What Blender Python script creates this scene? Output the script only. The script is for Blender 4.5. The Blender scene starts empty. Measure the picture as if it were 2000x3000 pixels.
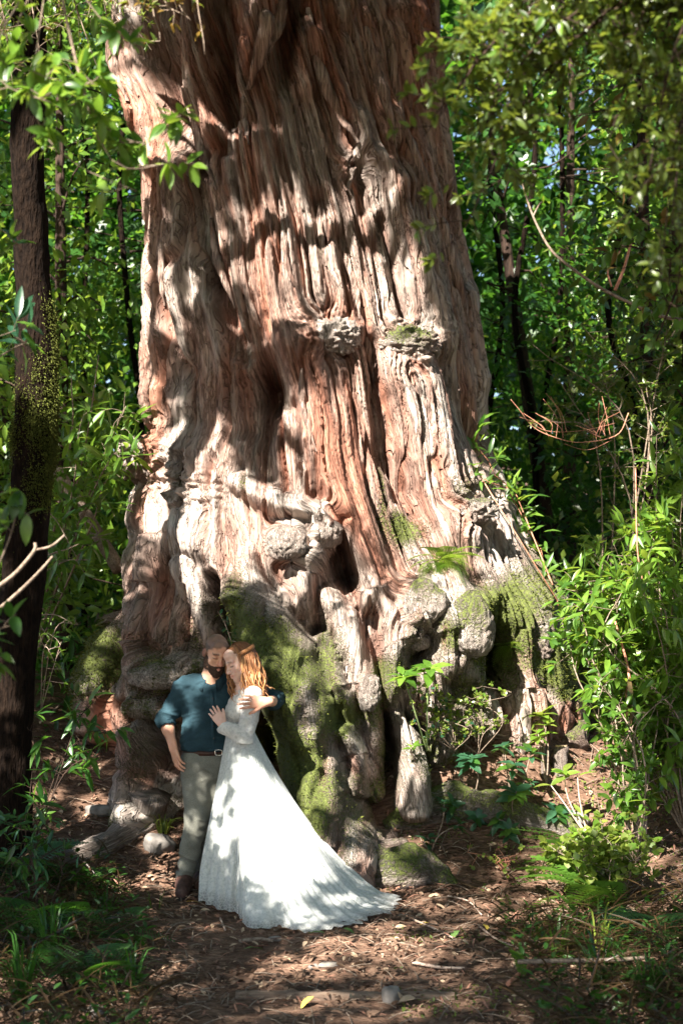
import bpy, math, random
import numpy as np
from mathutils import Vector, Matrix, Quaternion
R = math.radians
rng = np.random.default_rng(7)
random.seed(7)
S = bpy.context.scene
C = S.collection

# ------------------------------------------------------------------ camera, sky, sun, exposure
CAMZ, PITCH, FPX = 1.6, R(5.07), 4803.0          # photograph measured on its 2000 x 3000 pixels
cam_d = bpy.data.cameras.new('camera')
cam = bpy.data.objects.new('camera', cam_d); C.objects.link(cam)
cam_d.sensor_fit = 'VERTICAL'; cam_d.sensor_height = 36.0; cam_d.lens = FPX / 3000 * 36.0
cam.location = (0, 0, CAMZ); cam.rotation_euler = (R(90) + PITCH, 0, 0)
cam_d.clip_start = 0.1; cam_d.clip_end = 400
cam_d.dof.use_dof = True; cam_d.dof.focus_distance = 11.2; cam_d.dof.aperture_fstop = 2.3
S.camera = cam
SUN = Vector((-0.40, -0.65, 0.65)).normalized()   # towards the sun: from the left, behind the camera
w = bpy.data.worlds.new('World'); S.world = w; w.use_nodes = True
nt = w.node_tree; bgn = nt.nodes['Background']
sky = nt.nodes.new('ShaderNodeTexSky'); sky.sky_type = 'NISHITA'; sky.sun_disc = False
sky.sun_elevation = math.asin(SUN.z); sky.sun_rotation = math.atan2(SUN.x, SUN.y)
nt.links.new(sky.outputs[0], bgn.inputs[0]); bgn.inputs[1].default_value = 0.05
sd = bpy.data.lights.new('sun', 'SUN'); sd.energy = 5.0; sd.angle = R(0.5); sd.color = (1, 0.93, 0.82)
sun = bpy.data.objects.new('sun', sd); C.objects.link(sun)
sun.rotation_euler = SUN.to_track_quat('Z', 'Y').to_euler(); sun.location = SUN * 30
S.view_settings.view_transform = 'Standard'; S.view_settings.look = 'None'
S.view_settings.exposure = 2.5; S.view_settings.gamma = 1.0; S.view_settings.use_curve_mapping = False

# ------------------------------------------------------------------ measuring
cp, sp = math.cos(PITCH), math.sin(PITCH)
def at(px, py, Y):
    a, b = (px - 1000) / FPX, (1500 - py) / FPX
    s = Y / (cp - sp * b)
    return Vector((a * s, Y, CAMZ + (sp + cp * b) * s))
def proj(V):
    V = np.asarray(V, dtype=np.float64)
    x, y, z = V[..., 0], V[..., 1], V[..., 2] - CAMZ
    d = y * cp + z * sp; u = -y * sp + z * cp
    d = np.where(np.abs(d) < 1e-3, 1e-3, d)
    return 1000 + FPX * x / d, 1500 - FPX * u / d, d

# ------------------------------------------------------------------ noise
def _h(ix, iy, iz, seed):
    n = (ix.astype(np.uint32) * np.uint32(374761393) + iy.astype(np.uint32) * np.uint32(668265263)
         + iz.astype(np.uint32) * np.uint32(2147483647 - 58) + np.uint32((seed * 974634777) & 0xffffffff))
    n = (n ^ (n >> np.uint32(13))) * np.uint32(1274126177)
    n = (n ^ (n >> np.uint32(16))) * np.uint32(2246822519)
    n = n ^ (n >> np.uint32(15))
    return n.astype(np.float32) / np.float32(2147483648.0) - 1.0
def n2(x, y, seed=0):
    x = np.asarray(x, np.float32); y = np.asarray(y, np.float32); x, y = np.broadcast_arrays(x, y)
    fx, fy = np.floor(x), np.floor(y); ix, iy = fx.astype(np.int64), fy.astype(np.int64)
    u, v = x - fx, y - fy; u = u * u * (3 - 2 * u); v = v * v * (3 - 2 * v); z = np.zeros_like(ix)
    a, b, c, d = _h(ix, iy, z, seed), _h(ix + 1, iy, z, seed), _h(ix, iy + 1, z, seed), _h(ix + 1, iy + 1, z, seed)
    return (a + (b - a) * u) * (1 - v) + (c + (d - c) * u) * v
def n3(x, y, z, seed=0):
    x, y, z = np.broadcast_arrays(np.asarray(x, np.float32), np.asarray(y, np.float32), np.asarray(z, np.float32))
    fx, fy, fz = np.floor(x), np.floor(y), np.floor(z)
    ix, iy, iz = fx.astype(np.int64), fy.astype(np.int64), fz.astype(np.int64)
    u, v, t = x - fx, y - fy, z - fz
    u, v, t = u * u * (3 - 2 * u), v * v * (3 - 2 * v), t * t * (3 - 2 * t)
    def L(k):
        a, b, c, d = _h(ix, iy, iz + k, seed), _h(ix + 1, iy, iz + k, seed), _h(ix, iy + 1, iz + k, seed), _h(ix + 1, iy + 1, iz + k, seed)
        return (a + (b - a) * u) * (1 - v) + (c + (d - c) * u) * v
    l0 = L(0); return l0 + (L(1) - l0) * t
def fbm2(x, y, seed=0, o=3):
    r, a, t = 0, 1.0, 0
    for i in range(o):
        r = r + a * n2(x * 2 ** i, y * 2 ** i, seed + 17 * i); t += a; a *= .5
    return r / t
def fbm3(P, s, seed=0, o=3):
    r, a, t = 0, 1.0, 0
    for i in range(o):
        k = 2 ** i / s
        r = r + a * n3(P[:, 0] * k, P[:, 1] * k, P[:, 2] * k, seed + 17 * i); t += a; a *= .5
    return r / t
def sstep(a, b, x):
    t = np.clip((x - a) / (b - a), 0, 1); return t * t * (3 - 2 * t)

# ------------------------------------------------------------------ meshes and objects
def mesh_np(name, V, F, mats=(), smooth=True, mi=None):
    V = np.ascontiguousarray(V, np.float32); me = bpy.data.meshes.new(name)
    if isinstance(F, (list, tuple)): groups = [np.asarray(f, np.int32) for f in F if len(f)]
    else: groups = [np.asarray(F, np.int32)]
    me.vertices.add(len(V)); me.vertices.foreach_set('co', V.ravel())
    loops = np.concatenate([g.ravel() for g in groups]); cnt = np.concatenate([np.full(len(g), g.shape[1], np.int32) for g in groups])
    me.loops.add(len(loops)); me.loops.foreach_set('vertex_index', loops)
    me.polygons.add(len(cnt)); me.polygons.foreach_set('loop_start', (np.cumsum(cnt) - cnt).astype(np.int32))
    me.polygons.foreach_set('use_smooth', np.full(len(cnt), bool(smooth)))
    for m in mats: me.materials.append(m)
    if mi is not None: me.polygons.foreach_set('material_index', np.asarray(mi, np.int32))
    me.update(calc_edges=True)
    return me
def color_attr(me, name, col):
    a = me.color_attributes.new(name, 'FLOAT_COLOR', 'POINT')
    c = np.ones((len(me.vertices), 4), np.float32); c[:, :col.shape[1]] = col
    a.data.foreach_set('color', c.ravel())
def link(name, me, parent=None, loc=None, **props):
    o = bpy.data.objects.new(name, me); C.objects.link(o)
    if parent is not None: o.parent = parent
    if loc is not None: o.location = loc
    for k, v in props.items():
        if v: o[k] = v
    return o
def thing(name, label, category, loc=(0, 0, 0), group=None):
    o = link(name, None, None, loc, label=label, category=category, group=group)
    o.empty_display_size = .1
    return o
class MB:
    """collects pieces of geometry for one mesh"""
    def __init__(s): s.V = []; s.Q = []; s.T = []; s.n = 0; s.col = []
    def add(s, V, Q=None, T=None, col=None):
        V = np.asarray(V, np.float32).reshape(-1, 3)
        if Q is not None and len(Q): s.Q.append(np.asarray(Q, np.int32) + s.n)
        if T is not None and len(T): s.T.append(np.asarray(T, np.int32) + s.n)
        s.V.append(V); s.n += len(V)
        if col is not None: s.col.append(np.broadcast_to(np.asarray(col, np.float32), (len(V), 3)))
    def mesh(s, name, mats, off=(0, 0, 0), smooth=True):
        V = np.concatenate(s.V) - np.asarray(off, np.float32)
        F = []
        if s.Q: F.append(np.concatenate(s.Q))
        if s.T: F.append(np.concatenate(s.T))
        me = mesh_np(name, V, F, mats, smooth)
        if s.col: color_attr(me, 'tint', np.concatenate(s.col))
        return me
def catmull(pts, n):
    P = np.asarray([list(p) for p in pts], np.float64)
    if len(P) == 2: return P[0] + (P[1] - P[0]) * np.linspace(0, 1, n)[:, None]
    E = np.vstack([2 * P[0] - P[1], P, 2 * P[-1] - P[-2]]); out = []
    for t in np.linspace(0, len(P) - 1, n):
        i = min(int(t), len(P) - 2); f = t - i; a, b, c, d = E[i], E[i + 1], E[i + 2], E[i + 3]
        out.append(.5 * (2 * b + (c - a) * f + (2 * a - 5 * b + 4 * c - d) * f * f + (3 * b - a - 3 * c + d) * f ** 3))
    return np.array(out)
def tube(mb, pts, radii, sides=7, n=None, col=None, cap=True, jitter=0):
    n = n or max(2, len(pts) * 4)
    P = catmull(pts, n); rr = np.interp(np.linspace(0, 1, n), np.linspace(0, 1, len(radii)), radii)
    T = np.gradient(P, axis=0); T /= np.linalg.norm(T, axis=1)[:, None] + 1e-9
    up = np.array([0, 0, 1.0]) if abs(T[0, 2]) < .9 else np.array([1.0, 0, 0]); V = []
    for i in range(n):
        a = np.cross(T[i], up); a /= np.linalg.norm(a) + 1e-9; b = np.cross(a, T[i]); up = b
        an = np.arange(sides) * 2 * math.pi / sides
        r = rr[i] * (1 + (rng.uniform(-jitter, jitter, sides) if jitter else 0))
        V.append(P[i] + (np.cos(an) * r)[:, None] * a + (np.sin(an) * r)[:, None] * b if not np.isscalar(r) else P[i] + r * (np.cos(an)[:, None] * a + np.sin(an)[:, None] * b))
    V = np.concatenate(V); i, j = np.meshgrid(np.arange(n - 1), np.arange(sides), indexing='ij'); j2 = (j + 1) % sides
    Q = np.stack([i * sides + j, i * sides + j2, (i + 1) * sides + j2, (i + 1) * sides + j], -1).reshape(-1, 4); Tn = []
    if cap:
        V = np.vstack([V, P[0] , P[-1]]); c0, c1 = n * sides, n * sides + 1; k = np.arange(sides); k2 = (k + 1) % sides
        Tn = np.concatenate([np.stack([np.full(sides, c0), k2, k], -1), np.stack([np.full(sides, c1), (n - 1) * sides + k, (n - 1) * sides + k2], -1)])
    mb.add(V, Q, Tn, col)
    return P

# ------------------------------------------------------------------ signed distance modelling (bodies and clothes)
class Sdf:
    def __init__(s, lo, hi, h):
        s.lo = np.array(lo, np.float32); s.h = h; s.n = np.ceil((np.array(hi) - s.lo) / h).astype(int) + 1
        s.f = np.full(s.n, 1.0, np.float32)
    def _b(s, lo, hi, pad):
        i0 = np.clip(np.floor((np.array(lo) - pad - s.lo) / s.h).astype(int), 0, s.n - 1)
        i1 = np.clip(np.ceil((np.array(hi) + pad - s.lo) / s.h).astype(int) + 1, 1, s.n)
        ax = [(s.lo[k] + s.h * np.arange(i0[k], i1[k])).astype(np.float32) for k in range(3)]
        return tuple(slice(i0[k], i1[k]) for k in range(3)), ax[0][:, None, None], ax[1][None, :, None], ax[2][None, None, :]
    def _c(s, sl, d, k, op):
        g = s.f[sl]
        if op == '-':
            d = -d; hh = np.maximum(k - np.abs(g - d), 0) / k; s.f[sl] = np.maximum(g, d) + hh * hh * k * .25
        else:
            hh = np.maximum(k - np.abs(g - d), 0) / k; s.f[sl] = np.minimum(g, d) - hh * hh * k * .25
    def cone(s, a, b, ra, rb, k=.01, op='+'):
        a = np.array(a, np.float32); b = np.array(b, np.float32); m = max(ra, rb)
        sl, X, Y, Z = s._b(np.minimum(a, b) - m, np.maximum(a, b) + m, k + 3 * s.h)
        ba = b - a; L = float(ba @ ba) + 1e-12
        t = np.clip(((X - a[0]) * ba[0] + (Y - a[1]) * ba[1] + (Z - a[2]) * ba[2]) / L, 0, 1)
        d = np.sqrt((X - a[0] - t * ba[0]) ** 2 + (Y - a[1] - t * ba[1]) ** 2 + (Z - a[2] - t * ba[2]) ** 2) - (ra + (rb - ra) * t)
        s._c(sl, d, k, op)
    def ell(s, c, r, k=.01, M=None, op='+'):
        c = np.array(c, np.float32); r = np.array(r, np.float32); m = r.max()
        sl, X, Y, Z = s._b(c - m, c + m, k + 3 * s.h); X, Y, Z = X - c[0], Y - c[1], Z - c[2]
        if M is not None:
            X, Y, Z = (M[0][0] * X + M[1][0] * Y + M[2][0] * Z, M[0][1] * X + M[1][1] * Y + M[2][1] * Z, M[0][2] * X + M[1][2] * Y + M[2][2] * Z)
        k0 = np.sqrt((X / r[0]) ** 2 + (Y / r[1]) ** 2 + (Z / r[2]) ** 2); k1 = np.sqrt((X / r[0] ** 2) ** 2 + (Y / r[1] ** 2) ** 2 + (Z / r[2] ** 2) ** 2) + 1e-6
        s._c(sl, k0 * (k0 - 1) / k1, k, op)
    def cut(s, p, n, k=.004):
        """keep the side away from n"""
        n = np.array(n, np.float32); n /= np.linalg.norm(n); p = np.array(p, np.float32)
        X = s.lo[0] + s.h * np.arange(s.n[0])[:, None, None]; Y = s.lo[1] + s.h * np.arange(s.n[1])[None, :, None]; Z = s.lo[2] + s.h * np.arange(s.n[2])[None, None, :]
        d = ((X - p[0]) * n[0] + (Y - p[1]) * n[1] + (Z - p[2]) * n[2]).astype(np.float32)
        s.f = np.maximum(s.f, d)
    def mesh(s):
        f = s.f; f[0] = f[-1] = 1; f[:, 0] = f[:, -1] = 1; f[:, :, 0] = f[:, :, -1] = 1
        ins = f < 0
        any_ = np.zeros(tuple(s.n - 1), np.uint8)
        for dx in (0, 1):
            for dy in (0, 1):
                for dz in (0, 1):
                    any_ += ins[dx:s.n[0] - 1 + dx, dy:s.n[1] - 1 + dy, dz:s.n[2] - 1 + dz]
        I = np.nonzero((any_ > 0) & (any_ < 8)); idx = -np.ones(tuple(s.n - 1), np.int32); idx[I] = np.arange(len(I[0]))
        acc = np.zeros((len(I[0]), 3)); cnt = np.zeros(len(I[0]))
        cs = [(a, b, c) for a in (0, 1) for b in (0, 1) for c in (0, 1)]
        val = {c: f[I[0] + c[0], I[1] + c[1], I[2] + c[2]].astype(np.float64) for c in cs}
        for c in cs:
            for ax in range(3):
                if c[ax] == 0:
                    e = list(c); e[ax] = 1; e = tuple(e); a, b = val[c], val[e]; m = (a < 0) != (b < 0)
                    t = np.where(m, a / np.where(a - b == 0, 1, a - b), 0); p = np.zeros((len(a), 3)); p[:] = c; p[:, ax] = t
                    acc += p * m[:, None]; cnt += m
        V = (np.stack(I, -1) + acc / cnt[:, None]) * s.h + s.lo; Q = []
        for ax in range(3):
            b1, b2 = (ax + 1) % 3, (ax + 2) % 3
            lo = [slice(None)] * 3; hi = [slice(None)] * 3; lo[ax] = slice(0, -1); hi[ax] = slice(1, None)
            ch = ins[tuple(lo)] != ins[tuple(hi)]; E = np.stack(np.nonzero(ch), -1)
            E = E[(E[:, b1] > 0) & (E[:, b2] > 0) & (E[:, b1] < s.n[b1] - 1) & (E[:, b2] < s.n[b2] - 1)]
            d1 = np.zeros(3, int); d1[b1] = 1; d2 = np.zeros(3, int); d2[b2] = 1
            q = np.stack([idx[tuple((E - d1 - d2).T)], idx[tuple((E - d2).T)], idx[tuple(E.T)], idx[tuple((E - d1).T)]], -1)
            fl = ~ins[tuple(E.T)]; q[fl] = q[fl][:, ::-1]; Q.append(q)
        return V, np.concatenate(Q)
def vnormals(V, Q):
    a, b, c, d = V[Q[:, 0]], V[Q[:, 1]], V[Q[:, 2]], V[Q[:, 3]]; n = np.cross(c - a, d - b); N = np.zeros_like(V)
    for k in range(4): np.add.at(N, Q[:, k], n)
    return N / (np.linalg.norm(N, axis=1)[:, None] + 1e-12)

# ------------------------------------------------------------------ materials
def mat(name):
    m = bpy.data.materials.new(name); m.use_nodes = True; nt = m.node_tree
    b = nt.nodes['Principled BSDF']
    def N(t, **kw):
        n = nt.nodes.new('ShaderNode' + t)
        for k, v in kw.items():
            if k[0] == '_': setattr(n, k[1:], v)
            else: n.inputs[k].default_value = v
        return n
    def K(a, b_): nt.links.new(a, b_)
    return m, nt, b, N, K
def ramp(N, stops):
    r = N('ValToRGB'); e = r.color_ramp.elements
    e[0].position, e[0].color = stops[0][0], (*stops[0][1], 1); e[1].position, e[1].color = stops[-1][0], (*stops[-1][1], 1)
    for p, c in stops[1:-1]: x = e.new(p); x.color = (*c, 1)
    return r
def leaf_mat(name, dark, light, trans, rough=.38, tint=False, tw=.35, spec=.5):
    m, nt, b, N, K = mat(name)
    r = ramp(N, [(0, dark), (.55, tuple((a + c) / 2 for a, c in zip(dark, light))), (1, light)])
    if tint:
        a = N('Attribute', _attribute_name='tint'); sx = N('SeparateColor'); K(a.outputs['Color'], sx.inputs[0]); K(sx.outputs[0], r.inputs[0])
    else:
        oi = N('ObjectInfo'); K(oi.outputs['Random'], r.inputs[0])
    geo = N('NewGeometry'); mx = N('Mix', _data_type='RGBA', _blend_type='MULTIPLY'); mx.inputs[0].default_value = 1
    nz = N('TexNoise', Scale=38.0); K(geo.outputs['Position'], nz.inputs['Vector'])
    r2 = ramp(N, [(.3, (.72, .74, .66)), (.7, (1.1, 1.08, 1.0))]); K(nz.outputs[0], r2.inputs[0])
    K(r.outputs[0], mx.inputs[6]); K(r2.outputs[0], mx.inputs[7])
    K(mx.outputs[2], b.inputs['Base Color']); b.inputs['Roughness'].default_value = rough; b.inputs['Specular IOR Level'].default_value = spec
    t = N('BsdfTranslucent'); t.inputs[0].default_value = (*trans, 1)
    ms = N('MixShader'); ms.inputs[0].default_value = tw
    K(b.outputs[0], ms.inputs[1]); K(t.outputs[0], ms.inputs[2]); K(ms.outputs[0], nt.nodes['Material Output'].inputs[0])
    return m
def plain_mat(name, c1, c2, scale=30.0, rough=.8, bump=.3, stretch=(1, 1, 1), dist=.004, spec=.3):
    m, nt, b, N, K = mat(name)
    tc = N('TexCoord'); mp = N('Mapping'); mp.inputs['Scale'].default_value = stretch; K(tc.outputs['Object'], mp.inputs[0])
    nz = N('TexNoise', Scale=scale, Detail=6.0); K(mp.outputs[0], nz.inputs['Vector'])
    r = ramp(N, [(.32, c1), (.68, c2)]); K(nz.outputs[0], r.inputs[0]); K(r.outputs[0], b.inputs['Base Color'])
    bp = N('Bump', Strength=bump, Distance=dist); K(nz.outputs[0], bp.inputs['Height']); K(bp.outputs[0], b.inputs['Normal'])
    b.inputs['Roughness'].default_value = rough; b.inputs['Specular IOR Level'].default_value = spec
    return m

def ground_h(x, y):
    x = np.asarray(x, np.float64); y = np.asarray(y, np.float64)
    d = y - 11
    z = np.where(d < 0, .08 * d, 0)
    up = .46 * (np.sqrt((d - .25) ** 2 + .09) + (d - .25)) / 2
    cap = .92 + .13 * np.maximum(d - 2.2, 0)
    up = np.where(up > cap - .12, cap - .12 * np.exp(-np.maximum(up - cap + .12, 0) / .12), up)
    z = z + up * sstep(0, .5, d + .5)
    side = sstep(1.6, 3.2, np.abs(x + .1)) * .25 * sstep(5, 9, y)
    z = z + side + .035 * n2(x * 1.3, y * 1.3, 3) + .02 * n2(x * 3.1, y * 3.1, 4)
    z = z + .36 * np.exp(-((x - 1.35) / .6) ** 2 - ((y - 12.75) / .45) ** 2) + .38 * np.exp(-((x - .85) / .55) ** 2 - ((y - 12.45) / .45) ** 2)
    z = z + .02 * np.maximum(np.hypot(x, y - 12) - 9, 0)
    return z
def gz(x, y): return float(ground_h(np.array([x]), np.array([y]))[0])
def hit(px, py):
    ys = np.linspace(5, 30, 2500); a = at(px, py, 1.0)
    xs = a.x * ys; zs = CAMZ + (a.z - CAMZ) * ys
    k = np.nonzero(zs <= ground_h(xs, ys))[0]
    k = k[0] if len(k) else len(ys) - 1
    return Vector((xs[k], ys[k], gz(xs[k], ys[k])))
# ------------------------------------------------------------------ ground
def axis(core0, core1, step, far0, far1, g=1.16):
    a = list(np.arange(core0, core1 + 1e-6, step)); s = step
    while a[-1] < far1: s *= g; a.append(a[-1] + s)
    s = step
    while a[0] > far0: s *= g; a.insert(0, a[0] - s)
    return np.array(a)
gx = axis(-3.2, 3.4, .022, -70, 70); gy = axis(7.6, 14.2, .022, -30, 90)
GX, GY = np.meshgrid(gx, gy)
GZ = ground_h(GX, GY)
near = np.exp(-(np.maximum(np.abs(GX) - 3.4, 0) + np.maximum(np.abs(GY - 11) - 3.4, 0)) * 2)
lit = fbm2(GX * 9, GY * 14, 21, 3); GZ = GZ + near * (.012 * lit + .02 * np.maximum(fbm2(GX * 3.3, GY * 4.5, 25, 2), 0) + .005 * n2(GX * 40, GY * 40, 22))
V = np.stack([GX, GY, GZ], -1).reshape(-1, 3); W_ = len(gx); H_ = len(gy)
i, j = np.meshgrid(np.arange(H_ - 1), np.arange(W_ - 1), indexing='ij')
Q = np.stack([i * W_ + j, i * W_ + j + 1, (i + 1) * W_ + j + 1, (i + 1) * W_ + j], -1).reshape(-1, 4)
m, nt, b, N, K = mat('forest_soil')
tc = N('TexCoord'); n1 = N('TexNoise', Scale=2.2, Detail=5.0); n2_ = N('TexNoise', Scale=26.0, Detail=8.0, Roughness=.7); vo = N('TexVoronoi', Scale=42.0)
mp = N('Mapping'); mp.inputs['Scale'].default_value = (.55, 1.3, 1); K(tc.outputs['Object'], mp.inputs[0])
K(tc.outputs['Object'], n1.inputs['Vector']); K(mp.outputs[0], n2_.inputs['Vector']); K(mp.outputs[0], vo.inputs['Vector'])
r1 = ramp(N, [(.3, (.052, .033, .024)), (.5, (.115, .074, .053)), (.72, (.23, .165, .125))]); K(n2_.outputs[0], r1.inputs[0])
r2 = ramp(N, [(.35, (.75, .66, .62)), (.65, (1.25, 1.15, 1.1))]); K(n1.outputs[0], r2.inputs[0])
mx = N('Mix', _data_type='RGBA', _blend_type='MULTIPLY'); mx.inputs[0].default_value = 1; K(r1.outputs[0], mx.inputs[6]); K(r2.outputs[0], mx.inputs[7])
K(mx.outputs[2], b.inputs['Base Color']); b.inputs['Roughness'].default_value = .9; b.inputs['Specular IOR Level'].default_value = .15
ad = N('Math', _operation='ADD'); K(n2_.outputs[0], ad.inputs[0]); K(vo.outputs[0], ad.inputs[1])
bp = N('Bump', Strength=.8, Distance=.02); K(ad.outputs[0], bp.inputs['Height']); K(bp.outputs[0], b.inputs['Normal'])
M_SOIL = m
ground = link('ground', mesh_np('ground', V, Q, [M_SOIL]), kind='structure', label='brown forest floor of trodden earth rising to a bank behind')
GROUND_PTS = V[(np.abs(V[:, 0]) < 4) & (V[:, 1] > 7) & (V[:, 1] < 18)]

# ------------------------------------------------------------------ bark
def bark_mat():
    m, nt, b, N, K = mat('stringy_bark')
    at_ = N('Attribute', _attribute_name='bk'); sx = N('SeparateColor'); K(at_.outputs['Color'], sx.inputs[0])
    uv = N('UVMap'); mp = N('Mapping'); mp.inputs['Scale'].default_value = (1, .075, 1); K(uv.outputs[0], mp.inputs[0])
    a = N('TexNoise', Scale=16.0, Detail=7.0, Roughness=.65); K(mp.outputs[0], a.inputs['Vector'])
    f = N('TexNoise', Scale=75.0, Detail=4.0, Roughness=.6); K(mp.outputs[0], f.inputs['Vector'])
    grey = ramp(N, [(.28, (.10, .064, .052)), (.48, (.285, .225, .195)), (.74, (.54, .475, .425))]); K(a.outputs[0], grey.inputs[0])
    red = ramp(N, [(.3, (.12, .045, .03)), (.55, (.30, .14, .095)), (.75, (.45, .28, .21))]); K(a.outputs[0], red.inputs[0])
    m1 = N('Mix', _data_type='RGBA'); K(sx.outputs[0], m1.inputs[0]); K(grey.outputs[0], m1.inputs[6]); K(red.outputs[0], m1.inputs[7])
    pale = N('Mix', _data_type='RGBA'); pale.inputs[7].default_value = (.52, .50, .46, 1); K(sx.outputs[2], pale.inputs[0]); K(m1.outputs[2], pale.inputs[6])
    mn = N('TexNoise', Scale=55.0, Detail=5.0); tc = N('TexCoord'); K(tc.outputs['Object'], mn.inputs['Vector'])
    moss = ramp(N, [(.3, (.03, .038, .010)), (.55, (.075, .092, .022)), (.8, (.145, .155, .055))]); K(mn.outputs[0], moss.inputs[0])
    # moss edge broken by its own noise
    mm = N('Math', _operation='ADD'); ml = N('Math', _operation='MULTIPLY_ADD'); K(mn.outputs[0], ml.inputs[0]); ml.inputs[1].default_value = 1.6; ml.inputs[2].default_value = -.8
    K(sx.outputs[1], mm.inputs[0]); K(ml.outputs[0], mm.inputs[1])
    ss = N('MapRange', _interpolation_type='SMOOTHSTEP'); ss.inputs[1].default_value = .22; ss.inputs[2].default_value = .95; K(mm.outputs[0], ss.inputs[0])
    m2 = N('Mix', _data_type='RGBA'); K(ss.outputs[0], m2.inputs[0]); K(pale.outputs[2], m2.inputs[6]); K(moss.outputs[0], m2.inputs[7])
    fm = N('MapRange'); fm.inputs[1].default_value = .25; fm.inputs[2].default_value = .75; fm.inputs[3].default_value = .55; fm.inputs[4].default_value = 1.38; K(f.outputs[0], fm.inputs[0])
    m3 = N('Mix', _data_type='RGBA', _blend_type='MULTIPLY'); m3.inputs[0].default_value = 1; K(m2.outputs[2], m3.inputs[6]); K(fm.outputs[0], m3.inputs[7])
    # fissures: thin broken lines along the grain, holding dark old bark
    mp2 = N('Mapping'); mp2.inputs['Scale'].default_value = (1, .07, 1); K(uv.outputs[0], mp2.inputs[0]); c_ = N('TexNoise', Scale=30.0, Detail=4.0, Roughness=.65); K(mp2.outputs[0], c_.inputs['Vector'])
    c2 = N('TexNoise', Scale=13.0, Detail=3.0, Roughness=.6); K(mp2.outputs[0], c2.inputs['Vector'])
    def crack(n_, w_):
        d_ = N('Math', _operation='SUBTRACT'); K(n_.outputs[0], d_.inputs[0]); d_.inputs[1].default_value = .5; ab = N('Math', _operation='ABSOLUTE'); K(d_.outputs[0], ab.inputs[0]); mr_ = N('MapRange', _interpolation_type='SMOOTHSTEP'); mr_.inputs[1].default_value = w_ * .25; mr_.inputs[2].default_value = w_; K(ab.outputs[0], mr_.inputs[0]); return mr_
    k1, k2 = crack(c_, .022), crack(c2, .012); kk = N('Math', _operation='MULTIPLY'); K(k1.outputs[0], kk.inputs[0]); K(k2.outputs[0], kk.inputs[1])
    ki = N('Math', _operation='SUBTRACT'); ki.inputs[0].default_value = 1; K(kk.outputs[0], ki.inputs[1]); kf = N('Math', _operation='SUBTRACT', _use_clamp=True); K(ki.outputs[0], kf.inputs[0]); K(ss.outputs[0], kf.inputs[1]); kg = N('Math', _operation='MULTIPLY'); K(kf.outputs[0], kg.inputs[0]); kg.inputs[1].default_value = .36
    m4 = N('Mix', _data_type='RGBA'); m4.inputs[7].default_value = (.06, .03, .02, 1); K(kg.outputs[0], m4.inputs[0]); K(m3.outputs[2], m4.inputs[6])
    K(m4.outputs[2], b.inputs['Base Color']); b.inputs['Roughness'].default_value = .85; b.inputs['Specular IOR Level'].default_value = .2
    h = N('Math', _operation='MULTIPLY_ADD'); K(a.outputs[0], h.inputs[0]); h.inputs[1].default_value = 1.6; hf = N('Math', _operation='ADD'); K(f.outputs[0], hf.inputs[0]); K(kk.outputs[0], hf.inputs[1]); K(hf.outputs[0], h.inputs[2])
    hm = N('Mix', _data_type='FLOAT'); K(ss.outputs[0], hm.inputs[0]); K(h.outputs[0], hm.inputs[2]); K(mn.outputs[0], hm.inputs[3])
    bp = N('Bump', Strength=1.0, Distance=.022); K(hm.outputs[0], bp.inputs['Height']); K(bp.outputs[0], b.inputs['Normal'])
    return m
M_BARK = bark_mat()
def seg_field(px, py, pts, w, h, prof='g'):
    """ridge (h>0) or furrow (h<0) along a line drawn over the trunk; w, h may vary along it"""
    pts = np.array(pts, float); n = len(pts); w = np.interp(np.linspace(0, 1, n), np.linspace(0, 1, np.size(w)), np.atleast_1d(w)); h = np.interp(np.linspace(0, 1, n), np.linspace(0, 1, np.size(h)), np.atleast_1d(h))
    out = np.zeros_like(px); W = w.max() * 3
    box = (px > pts[:, 0].min() - W) & (px < pts[:, 0].max() + W) & (py > pts[:, 1].min() - W) & (py < pts[:, 1].max() + W)
    x, y = px[box], py[box]; best = np.full(x.shape, 1e9); ww = np.ones_like(x); hh = np.zeros_like(x)
    if n == 1: pts = np.vstack([pts, pts + .1]); w = np.r_[w, w]; h = np.r_[h, h]; n = 2
    for k in range(n - 1):
        a, d = pts[k], pts[k + 1] - pts[k]; t = np.clip(((x - a[0]) * d[0] + (y - a[1]) * d[1]) / (d @ d), 0, 1)
        wk = w[k] + (w[k + 1] - w[k]) * t
        r = np.hypot(x - a[0] - t * d[0], y - a[1] - t * d[1]) / wk; m_ = r < best
        best[m_] = r[m_]; hh[m_] = (h[k] + (h[k + 1] - h[k]) * t)[m_]
    if prof == 'g': v = np.exp(-best ** 2)
    elif prof == 'r': v = np.sqrt(np.clip(1 - np.minimum(best, 1) ** 2, 0, 1)) * .42 + .58 * (1 - sstep(.15, 1.45, best))
    elif prof == 'e': v = np.sqrt(np.clip(1 - np.minimum(best, 1) ** 2, 0, 1)) * .68 + .32 * (1 - sstep(.2, 1.35, best))
    else: v = 1 - sstep(.75, 1.1, best)
    out[box] = v * hh; return out

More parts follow.
